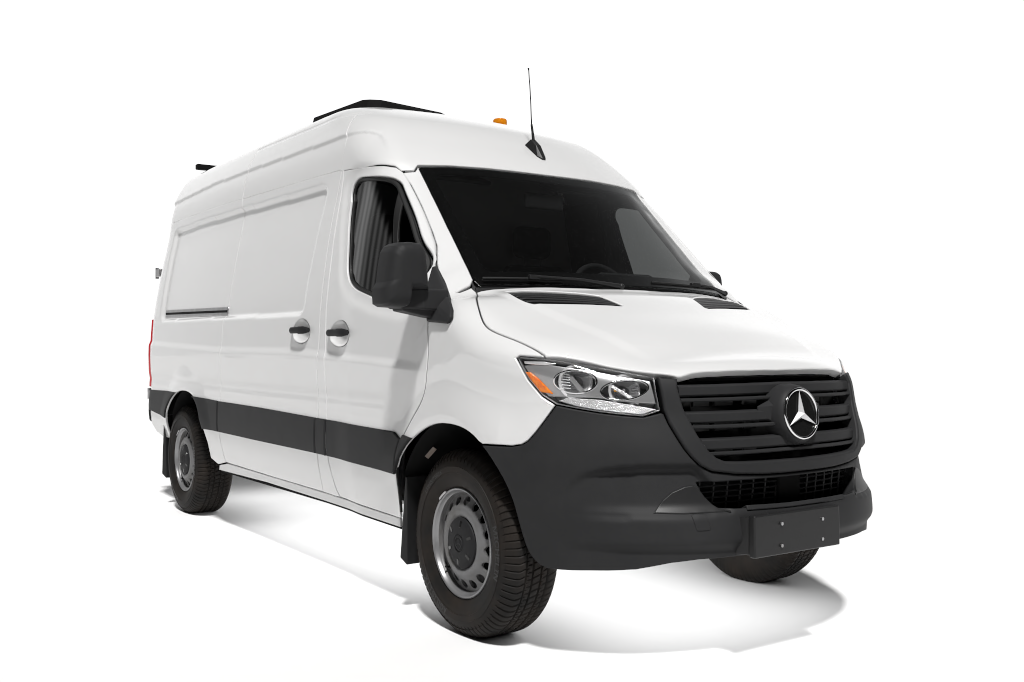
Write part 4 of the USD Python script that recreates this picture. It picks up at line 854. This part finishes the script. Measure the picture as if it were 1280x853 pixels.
AN = part(VAN, 'antenna', hull([P0 + fwd * a + R3(0, 1, 0) * b + up_ * c for a, b, c in ((.085, .008, .004), (.085, -.008, .004), (.06, .022, .002), (.06, -.022, .002), (-.06, .030, .002), (-.06, -.030, .002), (-.058, .012, .035), (-.058, -.012, .035), (.0, .012, .033), (.0, -.012, .033))], .006, 2), 'dark_plastic')
m0 = P0 - fwd * .045 + up_ * .03; m1 = m0 + R3(-.012, -.006, .10); m2 = m0 + R3(-.030, -.012, .392)
part(AN, 'mast_base', tube([m0, m1], [.0085, .0055], 12), 'seal_rubber', 50)
part(AN, 'mast', tube([m1, m0 * .3 + m2 * .7, m2, m2 + R3(-.0015, -.001, .014)], [.003, .0026, .0026, .0045], 10), 'seal_rubber', 50)

# ---------------------------------------------------------------- wipers
def on_ws(y, z, off): p, n = on_body(cap, cap.inv([(-.03 - .2 * y * y, y, z)]), off); return p[0]
for (ya, yb, yp) in ((-.735, -.36, -.06), (.16, .70, .78)):
    zz = lambda y: 1.470 - .02 * abs(y)
    P_ = [on_ws(y, 1.466 - .012 * abs(y) , .016) for y in np.linspace(ya, yb, 9)]
    W_ = part(VAN, 'wiper', cat([tube(P_, .0055, 8)]), 'seal_rubber')
    part(W_, 'wiper_blade', cat([tube([q - R3(.004, 0, .008) for q in P_], .004, 6)]), 'dark_plastic')
    mid = P_[5]; piv = on_ws(yp, 1.440, .010)
    part(W_, 'wiper_arm', tube([mid + R3(.006, 0, .010), (mid + piv) / 2 + R3(.012, 0, .012), piv], [.0055, .0075, .011], 8), 'dark_plastic', 50)
    part(W_, 'wiper_pivot', T(trimesh.creation.icosphere(2, .014), piv), 'dark_plastic')
    part(W_, 'blade_clip', T(rbox((.02, .06, .02), .004), mid + R3(.002, 0, .006)), 'dark_plastic')

# ---------------------------------------------------------------- cabin
part(VAN, 'dashboard', cat([hull([(-.27, -.66, 1.395), (-.27, .66, 1.395), (-.13, 0, 1.40), (-.70, -.80, 1.40), (-.70, .80, 1.40), (-.70, -.8, 1.0), (-.7, .8, 1.0), (-.45, -.72, 1.42), (-.45, .72, 1.42)], .015, 2)]), 'cabin_trim')
part(VAN, 'instrument_hood', hull([(-.33, .22, 1.44), (-.33, .60, 1.44), (-.50, .24, 1.535), (-.50, .56, 1.535), (-.64, .22, 1.50), (-.64, .58, 1.50), (-.64, .2, 1.42), (-.64, .6, 1.42)], .02, 2), 'cabin_trim')
part(VAN, 'dashboard_tray', hull([(-.45, -.35, 1.44), (-.45, .16, 1.44), (-.52, -.34, 1.475), (-.52, .15, 1.475), (-.62, -.34, 1.47), (-.62, .15, 1.47)], .012, 2), 'cabin_trim')
SW = part(VAN, 'steering_wheel', placed(trimesh.creation.torus(.195, .015, major_sections=48, minor_sections=12), frame_matrix((-.665, .40, 1.435), (0, 1, 0), (-.42, 0, .9))), 'cabin_trim', True)
part(SW, 'steering_hub', T(rbox((.07, .18, .14), .03), (-.64, .40, 1.43)), 'cabin_trim')
for y, w in ((.42, .48), (-.42, .55)):
    ST = part(VAN, 'seat', T(rbox((.50, w, .16), .05), (-.98, y, .98)), 'seat_fabric')
    part(ST, 'backrest', hull([(-1.20, y - w / 2 + .05, 1.02), (-1.20, y + w / 2 - .05, 1.02), (-1.33, y - w / 2 + .07, 1.60), (-1.33, y + w / 2 - .07, 1.60), (-1.27, y - w / 2 + .05, 1.0), (-1.40, y + w / 2 - .1, 1.58), (-1.27, y + w / 2 - .05, 1.0), (-1.40, y - w / 2 + .1, 1.58)], .05, 2), 'seat_fabric')
    for yy in ((y,) if y > 0 else (y - .10, y + .42 - .42 + .12)):
        part(ST, 'headrest', T(rbox((.11, .25, .19), .05), (-1.36, yy, 1.79)), 'seat_fabric')
        for dy in (-.06, .06): part(ST, 'headrest_post', tube([(-1.36, yy + dy, 1.58), (-1.36, yy + dy, 1.72)], .006, 8), 'chrome')
HR = T(rbox((.10, .27, .20), .05), (-1.05, .155, 1.80))
part(VAN, 'bulkhead', hull([(-1.53 - d_, y_, z_) for d_ in (0, .02) for y_, z_ in ((-.88, .55), (.88, .55), (-.88, 1.6), (.88, 1.6), (-.78, 2.05), (.78, 2.05), (-.62, 2.38), (.62, 2.38))], .005, 1), 'bulkhead_grey')
both(VAN, 'pillar_trim', panel(cap, Polygon(cap.inv(pillar_o)).buffer(.035).exterior.coords[:-1], cell=.03, off=-.030, gap=0, flange=.005), 'cabin_trim')
both(VAN, 'window_trim', panel(side, [(-1.25, 1.28), (-.30, 1.28), (-.24, 1.48), (-.42, 1.70), (-.70, 1.97), (-.78, 2.04), (-1.25, 2.08)], [A(dw.buffer(-.015).exterior.coords[:-1])], cell=.03, off=-.040, gap=0, flange=.005), 'cabin_trim')
hl_ = cap.inv([(-1.5, -.88, 1.95), (-1.15, -.88, 2.0), (-.86, -.83, 2.03), (-.79, -.74, 2.03), (-.72, -.52, 2.055), (-.69, -.34, 2.07), (-.66, 0, 2.07)])
part(VAN, 'roof_lining', panel(cap, np.vstack([hl_, (hl_[:-1] * [-1, 1])[::-1], [(.9, 1.25), (0, 1.42), (-.9, 1.25)]]), cell=.04, off=-.045, gap=0, flange=.005), 'cabin_trim')
part(VAN, 'cabin_floor', T(rbox((1.75, 1.75, .06), .01), (-.75, 0, .56)), 'cabin_trim')
part(VAN, 'rear_view_mirror', hull([(-.68, -.11, 1.95), (-.68, .11, 1.95), (-.68, -.11, 1.89), (-.68, .11, 1.89)], .012, 2), 'cabin_trim')
for y in (-.39, .39): part(VAN, 'sun_visor', hull([(-.86, y - .17, 2.02), (-.86, y + .17, 2.02), (-1.0, y - .17, 2.07), (-1.0, y + .17, 2.07)], .012, 1), 'cabin_trim')
# inner skins so that no daylight enters through the shut lines
both(VAN, 'door_trim', panel(side, [(-1.24, .46), (-1.24, 1.34), (-.20, 1.34), (-.20, .90), (-.46, .80), (-.52, .46)], cell=.05, off=-.075, gap=0, flange=.005), 'cabin_trim')
both(VAN, 'cargo_lining', panel(side, [(-1.20, .47), (-1.20, 2.06), (-2.9, 2.06), (-4.3, 2.06), (-4.3, .92), (-2.92, .92), (-2.92, .47)], cell=.06, off=-.06, gap=0, flange=.005), 'matte_black')
both(VAN, 'engine_bay_lining', panel(nose, [(.46, 1.02), (.46, .45), (1.05, .92), (1.9, .92), (1.9, 1.24), (1.2, 1.24)], cell=.05, off=-.10, gap=0, flange=.005), 'matte_black')
part(VAN, 'engine_cover', panel(top, [(-.10, -.68), (.58, -.50), (.58, .50), (-.10, .68)], cell=.05, off=-.09, gap=0, flange=.005), 'matte_black')
